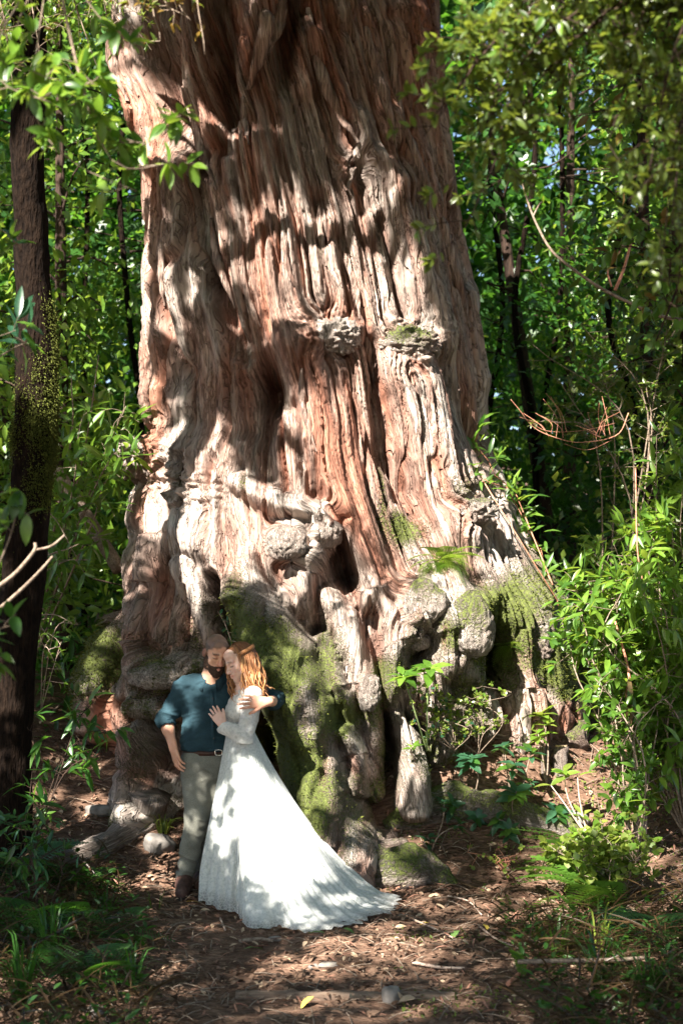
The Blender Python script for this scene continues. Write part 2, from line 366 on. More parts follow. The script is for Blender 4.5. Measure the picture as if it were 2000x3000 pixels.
SILH_L = [(-900, 300), (0, 318), (200, 344), (330, 383), (500, 392), (640, 412), (900, 415), (1100, 420), (1250, 412), (1320, 385), (1400, 368), (1500, 350), (1700, 322), (1850, 278), (1980, 248), (2100, 262), (2250, 290), (2500, 240), (3000, 150)]
SILH_R = [(-900, 1235), (0, 1300), (300, 1328), (600, 1371), (900, 1405), (1150, 1450), (1300, 1464), (1450, 1490), (1600, 1556), (1750, 1635), (1900, 1668), (2050, 1688), (2200, 1705), (2500, 1760), (3000, 1850)]
TCY = 14.2
NR, NF, NB = 800, 680, 60
zr = np.linspace(-.5, 7.6, NR)
py_r = proj(np.stack([np.zeros(NR), np.full(NR, 13.15), zr], -1))[1]
SY = 13.15
xl = np.array([at(np.interp(p, *zip(*SILH_L)), p, SY).x for p in py_r]); xr = np.array([at(np.interp(p, *zip(*SILH_R)), p, SY).x for p in py_r])
cx, hw = (xl + xr) / 2, (xr - xl) / 2
dep = np.clip(hw, 1.0, 2.25) * 1.02
u = np.linspace(-1, 1, NF); th = np.concatenate([u * math.pi / 2, math.pi / 2 + (np.arange(NB) + 1) / (NB + 1) * math.pi])
TH, ZZ = np.meshgrid(th, zr); sn, cs = np.sin(TH), np.cos(TH)
pw = (.84 - .13 * sstep(1500, 2050, py_r))[:, None]   # squarer than an ellipse towards the foot
sx_ = np.sign(sn) * np.abs(sn) ** pw; cy_ = np.sign(cs) * np.abs(cs) ** pw
BX = cx[:, None] + hw[:, None] * sx_; BY = TCY - dep[:, None] * cy_
PX, PY, _ = proj(np.stack([BX, BY, ZZ], -1)); front = sstep(-.05, .25, cs)
# organic warp of the drawing coordinates
WX = PX + 16 * fbm2(PX / 90, PY / 120, 31, 3); WY = PY + 16 * fbm2(PX / 90, PY / 120, 32, 3)
G = lambda pts, w, h, prof='g': seg_field(WX, WY, pts, w, h, prof)
D = np.zeros_like(PX)
fur = [  # dark furrows and hollows
    ([(440, -40), (450, 120), (500, 290), (565, 470)], [60, 58, 46, 22], [-.45, -.45, -.40, -.15]), ([(650, -40), (660, 140), (650, 300)], [40], [-.3]), ([(560, 400), (600, 640), (640, 820), (705, 1040)], [26, 34, 30, 28], [-.22]),
    ([(640, 100), (660, 300), (650, 420)], [30], [-.2]), ([(860, 0), (840, 160), (830, 260)], [45, 40, 25], [-.3, -.25, -.1]),
    ([(935, 585), (950, 700)], [26], [-.15]), ([(1060, 500), (1075, 600)], [22], [-.12]), ([(990, 690), (1010, 800), (1050, 930)], [20], [-.14]), ([(1120, 640), (1150, 800), (1190, 920)], [20], [-.16]),
    ([(1230, 300), (1290, 560), (1340, 820)], [26], [-.18]), ([(800, 1130)], [62], [-.42]), ([(775, 1090), (765, 1250), (790, 1400)], [52, 55, 40], [-.28, -.3, -.2]), ([(850, 1180), (870, 1300), (915, 1440)], [22], [-.2]),
    ([(930, 1480), (975, 1560), (1010, 1680)], [34, 42, 48], [-.25, -.4, -.6]), ([(1040, 1700)], [30], [-.35]),
    ([(1080, 1010), (1110, 1180), (1130, 1330), (1200, 1520)], [22, 30, 32, 22], [-.24, -.34, -.34, -.2]), ([(1290, 1080), (1350, 1230), (1400, 1350)], [30], [-.14]),
    ([(640, 1700), (665, 1780), (690, 1860)], [16, 24, 24], [-.25, -.5, -.45]), ([(390, 1780), (385, 1900), (395, 2060)], [16], [-.3]), ([(400, 1560), (420, 1720)], [22], [-.14]),
    ([(760, 2010), (775, 2130), (775, 2260), (790, 2380)], [44, 56, 56, 50], [-.55, -.8, -.8, -.6]), ([(470, 2110), (480, 2190)], [60], [-.25]), ([(1435, 1880), (1440, 1940)], [40, 46], [-.32]),
    ([(1090, 2190), (1090, 2290)], [85], [-.5]), ([(1140, 2120), (1200, 2140)], [50], [-.25]), ([(1235, 1890), (1215, 1915)], [26], [-.3]), ([(930, 1850), (1000, 1980)], [22], [-.25]),
]
rid = [  # bark pillars
    ([(800, -60), (790, 20), (765, 110), (745, 190)], [56, 60, 44, 20], [.36, .38, .34, .15]), ([(900, -60), (890, 100), (900, 260)], [26, 30, 26], [.16]), ([(340, 0), (360, 200), (400, 400)], [34], [.12]),
    ([(480, 520), (470, 800), (490, 1150)], [62], [.16]), ([(650, 560), (690, 900), (690, 1060)], [40], [.08]), ([(760, 420), (800, 700), (850, 1020)], [70], [.12]),
    ([(930, 120), (1010, 300), (1080, 440), (1160, 560), (1215, 760), (1280, 1000)], [30, 34, 30, 28, 34, 40], [.16, .2, .22, .2, .18, .14]), ([(1020, 0), (1080, 240), (1180, 450), (1200, 560)], [36], [.15]), ([(950, 640), (1000, 800), (1050, 960)], [20], [.07]),
    ([(1190, 40), (1240, 300), (1330, 700), (1420, 1100)], [50], [.12]), ([(880, 1050), (930, 1280), (1010, 1480), (1075, 1700)], [78, 82, 80, 60], [.22, .26, .28, .24]), ([(1180, 1090), (1255, 1330), (1330, 1540)], [82, 88, 80], [.22]),
    ([(470, 1250), (560, 1400), (600, 1580), (650, 1760)], [110, 95, 70, 50], [.2]), ([(440, 1500), (430, 1700), (450, 1850)], [60], [.16]), 
    ([(620, 900), (640, 1050), (560, 1200)], [40], [.06]), ([(760, 1330), (800, 1500), (860, 1620)], [50], [.1]), ([(560, 1560), (640, 1640), (700, 1760)], [40, 40, 30], [.14]),
]
big = [  # roots and swellings standing well out
    ([(705, 1410), (770, 1455), (833, 1478), (933, 1507), (950, 1548), (938, 1609), (893, 1660), (868, 1760)], [34, 40, 44, 44, 44, 42, 44, 60], [.15, .26, .33, .42, .45, .40, .36, .4]), ([(862, 1590)], [72], [.38]), ([(1215, 1762), (1215, 1800)], [78], [.52]),
    ([(1300, 1730), (1335, 1790), (1330, 1850), (1310, 1930)], [90, 105, 108, 80], [.4, .62, .64, .45]), ([(1195, 1870), (1160, 1960)], [60, 40], [.45, .25]), ([(1340, 1970)], [60], [.35]), ([(1060, 1770), (1130, 1730), (1180, 1760)], [40], [.25]),
    ([(715, 1640), (745, 1760), (790, 1860), (845, 1960), (885, 2060), (903, 2150), (925, 2240), (950, 2330), (985, 2420), (1035, 2510), (1060, 2560)], [42, 74, 104, 118, 110, 98, 106, 112, 108, 90, 66], [.25, .6, .95, 1.1, 1.15, 1.12, 1.15, 1.2, 1.15, 1.05, .95], 'e'),
    ([(960, 1740), (1010, 1820), (1035, 1900), (1070, 2000), (1085, 2090), (1080, 2190), (1085, 2310)], [34, 44, 50, 52, 50, 48, 52], [.2, .38, .46, .54, .5, .5, .5], 'e'), ([(1165, 2100), (1188, 2180), (1205, 2260), (1200, 2350)], [28, 38, 48, 54], [.4, .65, .8, .85], 'e'), ([(950, 1880), (985, 1980), (1020, 2070), (1030, 2170), (1035, 2290)], [36, 42, 44, 42, 46], [.45, .6, .62, .6, .65], 'e'),
    ([(1000, 2140), (1040, 2210), (1050, 2300)], [36, 44, 44], [.85, .9, .9]), ([(440, 1950), (490, 1975), (570, 1960), (640, 1930)], [70, 72, 56, 40], [.42, .5, .45, .3]), ([(430, 2060), (520, 2080)], [46], [.45]),
    ([(1010, 1560), (1070, 1700), (1130, 1800), (1160, 1930), (1150, 2060)], [26, 30, 34, 38, 36], [.12, .22, .34, .42, .4], 'e'), ([(1150, 1500), (1230, 1640), (1290, 1720)], [30, 38, 44], [.1, .2, .3], 'e'), ([(1240, 1960), (1260, 2080), (1290, 2200)], [40, 44, 46], [.3, .3, .25], 'e'), ([(1390, 1900), (1400, 2020), (1420, 2150)], [34, 38, 44], [.25, .25, .25], 'e'), ([(560, 1650), (600, 1780), (640, 1900)], [30, 36, 34], [.12, .2, .2], 'e'), ([(470, 1650), (500, 1800), (520, 1930)], [30, 36, 40], [.1, .2, .25], 'e'),
    ([(425, 2150), (430, 2260), (440, 2380)], [42, 64, 90], [.5, .62, .8]), ([(300, 1830), (280, 1980), (275, 2150)], [50, 60, 56], [.25, .4, .45]),
    ([(1400, 1340), (1480, 1520), (1560, 1690), (1610, 1850), (1645, 2030), (1670, 2200)], [50, 70, 84, 92, 92, 80], [.12, .25, .3, .36, .36, .3], 'e'), ([(1270, 1540), (1380, 1660), (1470, 1790), (1520, 1950), (1550, 2140), (1570, 2300)], [50, 62, 64, 66, 70, 70], [.15, .26, .26, .28, .25, .2]), ([(1190, 2040), (1310, 2070), (1450, 2080)], [80, 90, 80], [.2, .22, .2]), ([(480, 1560), (450, 1720), (430, 1860), (400, 2020)], [50, 54, 50, 44], [.1, .25, .35, .3]),
]
for p, a, h in fur: D += G(p, a, np.array(h) * 1.25)
for p, a, h in rid: D += G(p, a, np.array(h) * 1.35)
BG = np.zeros_like(D)
for p, a, h, *pf in big: BG = np.maximum(BG, G(p, a, h, pf[0] if pf else 'r'))
rootm = sstep(.08, .35, BG)
deepm = sstep(-.12, -.35, D)
D = np.where(BG > .02, np.maximum(D * (1 - rootm * .8), D) * (1 - rootm) + rootm * np.maximum(D, -.15), D)
BG = BG * (1 + .24 * fbm2(PX / 90, PY / 130, 48, 2) * sstep(.03, .2, BG))
low = sstep(1350, 2000, PY)
# flow coordinate of the grain, following the silhouette, then curling round lumps
fl = np.where(np.abs(TH) <= math.pi / 2, (np.clip((PX - np.interp(PY, *zip(*SILH_L))) / (np.interp(PY, *zip(*SILH_R)) - np.interp(PY, *zip(*SILH_L))), -.1, 1.1) - .5) * 2.9, TH * 1.0)
amp = 1 + 1.3 * low
lean = np.clip((PY - 350) / 1000, -.4, 1.5); fl = fl - np.where(front > 0, 2.9 * .125 * lean * np.sin(np.clip(fl / 2.9 + .5, 0, 1) ** 1.15 * math.pi), 0)
q = fl + .05 * amp * fbm2(PX / 230, PY / 420, 41, 2) + .014 * amp * fbm2(PX / 60, PY / 220, 42, 2) + .16 * BG * np.sign(n2(PX / 150, PY / 150, 47)) * .5
for bx_, by_, br in [(950, 975, 95), (1190, 1010, 90), (385, 1310, 95), (1035, 480, 60), (1359, 1497, 75), (1206, 1762, 85), (940, 1530, 70), (862, 1590, 80)]:
    d2 = np.hypot(PX - bx_, PY - by_) / br; q = q + .09 * np.exp(-d2 ** 2) * np.sin(d2 * 3.0) * np.sign(PX - bx_ + .001)
rdg = lambda x, y, s: 1 - np.abs(n2(x, y, s)) * 2
strand = 1 - .3 * rootm
line = lambda x, y, sd_, w_: 1 - sstep(0, w_, np.abs(n2(x, y, sd_)))
ZL = ZZ * (.62 + .45 * low)
d1 = rdg(q / .17, ZL / 2.4 + q, 51) * .026 * (1 - .3 * rootm)
r2_ = rdg(q / .066, ZL / 1.2 + q * 2, 52); d2 = np.sign(r2_) * np.abs(r2_) ** .7 * .032 * strand
d3 = rdg(q / .030, ZL / .8, 53) * .018 * strand + n2(q / .017, ZL / .6, 66) * .008 * strand
gate = sstep(-.45, .1, n2(q / .25, ZL / .5, 55))
cr1, cr2 = line(q / .075 + .12 * n2(q / .03, ZL / .2, 68), ZL / .55, 54, .24), line(q / .048, ZL / .5, 64, .30); cr3 = sstep(.30, .55, n2(q / .034, ZZ / .16, 67)) * (.25 + .75 * low)
crk = -(cr1 * .075 + cr2 * gate * .040 + cr3 * gate * .032) * strand
crm = np.clip(cr1 * .8 + cr2 * gate * .6 + cr3 * gate * .6, 0, 1)
plate = np.floor(fbm2(q / .11, ZZ / .7, 56, 2) * 5) / 5 * .05 * (1 - .8 * rootm) * (1 - .5 * low)
lump = fbm2(PX / 110, PY / 150, 57, 2) * .06 * low + fbm2(PX / 260, PY / 420, 58, 2) * .06
gn = np.zeros_like(D)
for bx_, by_, br in [(950, 985, 90), (1190, 1010, 85), (390, 1310, 80), (1359, 1497, 60), (1035, 480, 45), (460, 1330, 80), (540, 1420, 70), (760, 1085, 60), (600, 1440, 60)]:
    gn += np.exp(-((PX - bx_) ** 2 + (PY - by_) ** 2) / br ** 2)
gn = np.minimum(gn, 1) * (np.abs(fbm2(PX / 26, PY / 26, 59, 3)) * .16 - .03)
fine = d1 + d2 + d3 + crk + plate + lump + gn
DD = D + BG + fine
DD = DD * np.where(np.abs(TH) <= math.pi / 2, 1, 1)
back = 1 - front
nx_, ny_ = sn / hw[:, None], -cs / dep[:, None]; nl = np.hypot(nx_, ny_); nx_, ny_ = nx_ / nl, ny_ / nl
# large forms push straight out of the front face, bark relief along the surface normal
bigd = (D + BG) * front
TXv = BX + nx_ * (fine + .35 * bigd); TYv = BY + ny_ * (fine + .35 * bigd) - .65 * bigd
TV = np.stack([TXv, TYv, ZZ], -1).reshape(-1, 3); NC = NF + NB
i, j = np.meshgrid(np.arange(NR - 1), np.arange(NC), indexing='ij'); j2 = (j + 1) % NC
TQ = np.stack([i * NC + j, i * NC + j2, (i + 1) * NC + j2, (i + 1) * NC + j], -1).reshape(-1, 4)
# where red inner bark, moss and pale lichen grow
B2 = lambda cx_, cy__, rx, ry, a=1: a * np.exp(-(((PX - cx_) / rx) ** 2 + ((PY - cy__) / ry) ** 2))
redm = .27 + .85 * fbm2(q / .16, ZZ / 1.2, 61, 3) + .4 * n2(q / .045, ZZ / .7, 62) + .55 * crm + B2(1000, 1400, 60, 170, .7) + B2(620, 1080, 120, 130, .5) + B2(850, 60, 300, 200, .35) + B2(1350, 500, 120, 500, .35) + B2(450, 350, 100, 300, .4) + B2(1480, 1900, 80, 120, .6) + B2(1640, 2130, 60, 80, .7) - .45 * rootm - B2(900, 720, 150, 150, .15)
mo = -.12 + .85 * low * fbm2(PX / 70, PY / 110, 63, 3) + .42 * sstep(1620, 1980, PY)
for a in [(715, 1750, 45, 160, .75), (690, 1880, 60, 90, .7), (790, 1900, 100, 110, .7), (960, 1930, 30, 150, .6), (840, 2100, 80, 160, .75), (1000, 2080, 30, 150, .6), (930, 2420, 110, 120, .75), (920, 2260, 90, 90, .55), (1340, 1850, 100, 130, 1.0), (1206, 1740, 45, 60, .45), (1190, 1560, 70, 60, .95), (1320, 1440, 60, 45, .7), (1110, 1440, 16, 140, .8), (1160, 1540, 30, 60, .7), (1540, 1740, 130, 170, .7), (1570, 1930, 60, 80, .9), (1440, 1760, 60, 60, .5), (290, 1900, 60, 160, .75), (240, 1950, 40, 80, .5), (520, 2010, 130, 50, .6), (480, 1950, 90, 30, .35), (1190, 968, 55, 22, .95), (940, 720, 14, 50, .6), (430, 2300, 60, 110, .3), (1220, 2180, 60, 80, .5), (1090, 2010, 15, 70, .6), (1340, 2010, 70, 40, .45), (560, 1420, 20, 30, .6), (720, 1420, 20, 50, .7), (1640, 2010, 60, 60, .6), (420, 1080, 30, 90, .3), (1420, 1300, 25, 60, .5)]:
    mo = mo + B2(*a)
palem = .1 + .8 * fbm2(q / .3, ZZ / .5, 65, 3) - .6 * redm * .4 + B2(450, 900, 60, 300, .25) + B2(620, 700, 60, 200, .2)
BK = np.stack([np.clip(redm, 0, 1), np.clip(mo, 0, 1), np.clip(palem * .55, 0, .8)], -1).reshape(-1, 3)
giant = thing('giant_tree', 'huge ancient tree with stringy reddish bark and mossy buttress roots behind the couple', 'tree', (0, TCY, .9))
tm = mesh_np('trunk', TV - np.array([0, TCY, .9]), TQ, [M_BARK]); color_attr(tm, 'bk', BK)
uvl = tm.uv_layers.new(name='UVMap'); lv = np.empty(len(tm.loops), np.int32); tm.loops.foreach_get('vertex_index', lv)
UVv = np.stack([q.ravel(), ZZ.ravel()], -1).astype(np.float32); uvl.data.foreach_set('uv', UVv[lv].ravel())
link('trunk', tm, giant)
TN = vnormals(TV, TQ)
def on_trunk(px, py):
    """point of the finished front face that shows at a place of the photograph"""
    k = np.argmin((VPX - px) ** 2 + (VPY - py) ** 2 + np.where(front.ravel() > .3, 0, 1e9) + 60 * (TV[:, 1] - 10) ** 2 * .5)
    return Vector(TV[k]), Vector(TN[k]) if TN[k][1] < 0 else -Vector(TN[k])
VPX, VPY, _ = proj(TV)
def bark_piece(name, V, Q, uvv, red, mossf, pale=.2, parent=giant, off=(0, TCY, .9), T=None):
    V = np.asarray(V); me = mesh_np(name, V - np.array(off), [Q] + ([T] if T is not None and len(T) else []), [M_BARK])
    nz = np.stack([np.clip(red + .35 * fbm3(V, .12, 71), 0, 1), np.clip(mossf + .6 * fbm3(V, .11, 72), 0, 1), np.clip(pale + .3 * fbm3(V, .2, 73), 0, .8)], -1); color_attr(me, 'bk', nz)
    ul = me.uv_layers.new(name='UVMap'); lv = np.empty(len(me.loops), np.int32); me.loops.foreach_get('vertex_index', lv); ul.data.foreach_set('uv', np.asarray(uvv, np.float32)[lv].ravel())
    return link(name, me, parent)
def bark_tube(name, pts, radii, red=.1, moss=.4, n=60, sides=28, rough=.18, parent=giant, off=(0, TCY, .9), seed=0, pale=.2):
    mb = MB(); P = tube(mb, pts, radii, sides, n); V = np.concatenate(mb.V); m_ = n * sides
    c = np.repeat(P, sides, 0); d = V[:m_] - c; rr = np.linalg.norm(d, axis=1)[:, None] + 1e-9; an = np.tile(np.arange(sides) / sides, n); t = np.repeat(np.arange(n) / n, sides)
    f = 1 + rough * fbm3(V[:m_], .16, 81 + seed, 3) * 1.6 + .10 * rdg(np.cos(an * 2 * math.pi) * 3.2, np.sin(an * 2 * math.pi) * 3.2 + t * 3, 83 + seed) + .05 * n2(an * 30, t * 12, 84)
    V[:m_] = c + d * f[:, None]; uvv = np.concatenate([np.stack([an * 2, t * 2], -1), np.zeros((2, 2))])
    up = np.clip(d[:, 2] / rr[:, 0], -1, 1); ms = np.concatenate([moss + .35 * up, [0, 0]])
    return bark_piece(name, V, mb.Q[0], uvv, red, ms, pale, parent, off, mb.T[0])
# burls, with a hanging underside of their own
def burl(px, py, r, sq=(1, .8, .8), red=.25, moss=0., seed=0, sink=.35, gnarl=.3):
    p, n = on_trunk(px, py); p = p - n * r * sink
    nu, nv = 64, 44; a, e = np.meshgrid(np.arange(nu) / nu * 2 * math.pi, np.linspace(-.5, .5, nv) * math.pi * .998, indexing='ij')
    Dd = np.stack([np.cos(e) * np.cos(a), np.cos(e) * np.sin(a), np.sin(e)], -1).reshape(-1, 3)
    f = 1 + .22 * fbm3(Dd, .9, 91 + seed, 2) + gnarl * (np.abs(fbm3(Dd + .2 * fbm3(Dd, .5, 95 + seed)[:, None], .34, 92 + seed, 3)) - .15) + .05 * rdg(a.ravel() * 6, e.ravel() * 1.5, 93 + seed)
    V = np.array(p) + Dd * f[:, None] * r * np.array(sq)
    i, j = np.meshgrid(np.arange(nu), np.arange(nv - 1), indexing='ij'); i2 = (i + 1) % nu
    Qb = np.stack([i * nv + j, i2 * nv + j, i2 * nv + j + 1, i * nv + j + 1], -1).reshape(-1, 4)
    bark_piece('burl', V, Qb, np.stack([a.ravel() * .3, e.ravel() * .8], -1), red, np.full(len(V), moss) + .55 * np.clip(Dd[:, 2], -.5, 1) * (moss > .2) - .1, .3)
for a in [(952, 985, .17, (1.05, .8, .8), .25, .0, 1, .5, .75), (1195, 1015, .18, (1.1, .9, .7), .25, .42, 2, .4, .75), (392, 1318, .15, (1, .9, 1.1), .3, .0, 3, .5, .7), (1362, 1500, .12, (1.3, .8, .8), .3, .42, 4, .5, .6),
          (938, 1530, .12, (1.3, .9, .9), .3, .0, 5, .75, .22), (862, 1592, .14, (1, .8, .9), .35, .05, 6, .75, .22), (1212, 1762, .15, (1, .8, 1.05), .15, .3, 7, .75, .22), (1350, 1815, .20, (.9, .8, 1.1), .2, .5, 8, .8, .2),
          (1225, 1895, .08, (1, .9, .8), .2, .2, 9, .5, .2), (1075, 2000, .10, (.8, .8, 1.2), .15, .05, 10, .7, .3), (490, 1985, .17, (1.7, .8, .6), .1, .4, 12, .8, .3), (1590, 1900, .11, (1, .8, 1.2), .3, .5, 16, .7, .5)]:
    burl(*a)
# sprawling surface roots
hp = lambda x, y, dz=0: hit(x, y) + Vector((0, 0, dz))
bark_tube('root', [at(1010, 2440, 11.35), hp(1060, 2560, .03), hp(1160, 2585, .06), hp(1240, 2570, .03), hp(1330, 2590, -.05)], [.16, .17, .17, .14, .06], .12, .55, 70, 34, .22, seed=1)
bark_tube('root', [hp(1130, 2420, -.02), hp(1230, 2400, .05), hp(1340, 2385, .07), hp(1480, 2400, .05), hp(1640, 2430, .02), hp(1760, 2470, -.06)], [.06, .12, .13, .11, .09, .05], .1, .6, 80, 26, .25, seed=3)
bark_tube('root', [at(440, 2330, 12.0), hp(420, 2420, .05), hp(330, 2480, .03), hp(230, 2510, .01), hp(120, 2520, -.06)], [.16, .13, .09, .08, .05], .15, -.1, 70, 26, .2, seed=4)
bark_tube('root', [at(1400, 2080, 12.6), hp(1450, 2140, .05), hp(1530, 2150, .03), hp(1600, 2190, -.04)], [.1, .11, .09, .05], .3, .25, 50, 24, .3, seed=5)
bark_tube('root', [at(1640, 1990, 13.3), at(1665, 2080, 13.1), hp(1680, 2190, 0)], [.11, .13, .12], .5, .4, 50, 24, .3, seed=6)
bark_tube('root', [hp(1180, 2470, -.03), hp(1120, 2510, .04), hp(1090, 2480, .03), hp(1150, 2440, -.04)], [.06, .1, .1, .06], .3, .1, 50, 24, .25, seed=7)
bark_tube('root', [at(1300, 2060, 12.5), hp(1290, 2150, .05), hp(1330, 2230, -.03)], [.09, .1, .06], .2, .3, 50, 24, .3, seed=8)
# loose strips of bark that have sprung from the trunk
def strip(pts, wd, off=.05):
    P = []
    for (x, y, o) in pts:
        p, n = on_trunk(x, y); P.append(np.array(p + n * (o * off * .5)))
    n = 26; Pc = catmull(P, n); t = np.linspace(0, 1, n); wv = wd * (.35 + .65 * np.sin(np.clip(t * 1.15, 0, 1) * math.pi) ** .7) * (1 + .2 * n2(t * 6, t * 0, int(pts[0][0])))
    V = []; side = np.array([1, 0, 0.0])
    for k in range(n):
        for s_, dy in ((-1, .012), (-.4, -.006), (.4, -.008), (1, .01)): V.append(Pc[k] + side * s_ * wv[k] + np.array([0, dy - .01 * math.sin(k), 0]))
        for s_ in (.8, -.8): V.append(Pc[k] + side * s_ * wv[k] + np.array([0, .018, 0]))
    V = np.array(V); i, j = np.meshgrid(np.arange(n - 1), np.arange(6), indexing='ij'); j2 = (j + 1) % 6
    Qs = np.stack([i * 6 + j, i * 6 + j2, (i + 1) * 6 + j2, (i + 1) * 6 + j], -1).reshape(-1, 4)
    V = V + .012 * np.stack([fbm3(V, .07, 77), fbm3(V, .07, 78), 0 * V[:, 0]], -1); bark_piece('bark_strip', V, Qs, np.stack([V[:, 0], V[:, 2]], -1), .38, np.full(len(V), -.6), .05)
for pts, wd in [([(700, -20, 2), (760, 40, 3), (745, 130, 4), (735, 260, 1)], .075), ([(820, -30, 1), (800, 60, 3), (760, 140, 3)], .06), ([(715, 280, .5), (730, 350, 1.5), (738, 420, 1)], .03), ([(905, 20, 1), (950, 200, 2), (1000, 330, 1), (1060, 420, 1)], .05),
                ([(940, 600, 1), (925, 690, 1.5), (960, 780, .5)], .03), ([(1000, 740, 1), (1025, 850, 2), (1045, 940, 1)], .03), ([(560, 300, 0), (600, 420, 2), (640, 560, 1)], .04), ([(330, 60, 1), (345, 180, 2), (375, 300, 1)], .05), ([(1180, 360, .5), (1230, 520, 1.5), (1260, 640, .5)], .04),
                ([(1070, 80, .6), (1100, 240, 1.8), (1170, 400, .8)], .05), ([(620, 640, .5), (650, 760, 1.6), (690, 900, .5)], .035), ([(1150, 130, .5), (1170, 300, 1.5), (1190, 420, .6)], .045), ([(1060, 900, .5), (1090, 1020, 1.6), (1100, 1120, .6)], .035), ([(830, 640, .5), (850, 760, 1.5), (880, 880, .6)], .03),
                ([(700, 700, .5), (720, 840, 1.6), (760, 960, .5)], .03), ([(480, 640, .5), (470, 780, 1.4), (480, 900, .5)], .035), ([(1290, 640, .5), (1320, 800, 1.6), (1370, 960, .6)], .05), ([(880, 1080, .6), (900, 1200, 1.4), (930, 1320, .5)], .03), ([(1220, 1120, .6), (1250, 1230, 1.4), (1290, 1330, .5)], .03), ([(930, 380, .6), (960, 480, 1.5), (1010, 560, .6)], .035)]:
    strip(pts, wd)
# moss cushions: small tufts, too many to count
mk = np.nonzero((BK[:, 1] > .58) & (TN[:, 1] < .3) & (front.ravel() > .3) & (VPY < 2650))[0]
mk = rng.choice(mk, min(12000, len(mk)), replace=False)
mb = MB(); nT = len(mk); P = TV[mk]; Nn = TN[mk] * np.sign(-TN[mk][:, 1:2] + 1e-6); t1 = rng.normal(size=(nT, 3)); t1 -= (t1 * Nn).sum(1)[:, None] * Nn; t1 /= np.linalg.norm(t1, axis=1)[:, None]
L_ = rng.uniform(.006, .02, (nT, 1)); ww = rng.uniform(.004, .009, (nT, 1)); dn = Nn + rng.normal(size=(nT, 3)) * .5
Vv = np.stack([P - t1 * ww, P + t1 * ww, P + dn * L_], 1).reshape(-1, 3)
mb.add(Vv, None, np.arange(nT * 3).reshape(-1, 3), np.repeat(rng.uniform(0, 1, (nT, 1)), 3, 0) * np.ones(3))
M_MOSS = leaf_mat('moss_tuft', (.04, .05, .012), (.13, .145, .035), (.12, .14, .03), .9, True, .25, .1)
link('moss', mb.mesh('moss', [M_MOSS], (0, TCY, .9)), giant, kind='stuff')
# ------------------------------------------------------------------ the couple
def cloth_mat(name, c1, c2, weave=900.0, rough=.85, bump=.15, big=9.0):
    m, nt, b, N, K = mat(name); tc = N('TexCoord')
    a = N('TexNoise', Scale=big, Detail=4.0); K(tc.outputs['Object'], a.inputs['Vector']); r = ramp(N, [(.3, c1), (.7, c2)]); K(a.outputs[0], r.inputs[0])
    f = N('TexNoise', Scale=weave * .35, Detail=2.0); K(tc.outputs['Object'], f.inputs['Vector'])
    mr = N('MapRange'); mr.inputs[1].default_value = .3; mr.inputs[2].default_value = .7; mr.inputs[3].default_value = .75; mr.inputs[4].default_value = 1.25; K(f.outputs[0], mr.inputs[0])
    mx = N('Mix', _data_type='RGBA', _blend_type='MULTIPLY'); mx.inputs[0].default_value = 1; K(r.outputs[0], mx.inputs[6]); K(mr.outputs[0], mx.inputs[7]); K(mx.outputs[2], b.inputs['Base Color'])
    bp = N('Bump', Strength=bump, Distance=.002); K(f.outputs[0], bp.inputs['Height']); K(bp.outputs[0], b.inputs['Normal'])
    b.inputs['Roughness'].default_value = rough; b.inputs['Specular IOR Level'].default_value = .2
    return m
def skin_mat(name, base, hair=(.05, .035, .028)):
    m, nt, b, N, K = mat(name); a = N('Attribute', _attribute_name='tint'); sx = N('SeparateColor'); K(a.outputs['Color'], sx.inputs[0])
    tc = N('TexCoord'); nz = N('TexNoise', Scale=45.0, Detail=3.0); K(tc.outputs['Object'], nz.inputs['Vector'])
    r = ramp(N, [(.3, tuple(c * k for c, k in zip(base, (.92, .86, .84)))), (.7, base)]); K(nz.outputs[0], r.inputs[0])
    rd = N('Mix', _data_type='RGBA'); rd.inputs[7].default_value = (.55, .16, .12, 1); K(sx.outputs[1], rd.inputs[0]); K(r.outputs[0], rd.inputs[6])
    hn = N('TexNoise', Scale=420.0, Detail=2.0); K(tc.outputs['Object'], hn.inputs['Vector'])
    hm = N('Math', _operation='MULTIPLY'); K(sx.outputs[0], hm.inputs[0]); h2 = N('MapRange'); h2.inputs[1].default_value = .2; h2.inputs[2].default_value = .6; h2.inputs[3].default_value = .75; K(hn.outputs[0], h2.inputs[0]); K(h2.outputs[0], hm.inputs[1])
    hr = N('Mix', _data_type='RGBA'); hr.inputs[7].default_value = (*hair, 1); K(hm.outputs[0], hr.inputs[0]); K(rd.outputs[2], hr.inputs[6])
    K(hr.outputs[2], b.inputs['Base Color']); b.inputs['Roughness'].default_value = .5; b.inputs['Specular IOR Level'].default_value = .4
    b.inputs['Subsurface Weight'].default_value = .18; b.inputs['Subsurface Radius'].default_value = (.01, .004, .002); b.inputs['Subsurface Scale'].default_value = 1
    return m
M_SKIN_M = skin_mat('tanned_skin', (.62, .36, .25)); M_SKIN_F = skin_mat('fair_skin', (.74, .50, .41))
M_SHIRT = cloth_mat('blue_linen', (.012, .033, .046), (.025, .057, .075), 900, .85, .25)
M_TROUSERS = cloth_mat('grey_cotton', (.135, .135, .115), (.195, .195, .168), 700, .85, .2)
M_LEATHER = plain_mat('dark_leather', (.03, .013, .009), (.06, .026, .018), 40, .5, .3)
M_BOOT = plain_mat('boot_leather', (.045, .022, .018), (.09, .046, .037), 50, .6, .4)
M_SOLE = plain_mat('boot_sole', (.02, .014, .012), (.04, .03, .025), 60, .8, .3)
M_BEARD = plain_mat('beard_hair', (.022, .012, .008), (.075, .040, .025), 160, .8, 1.0, dist=.006)
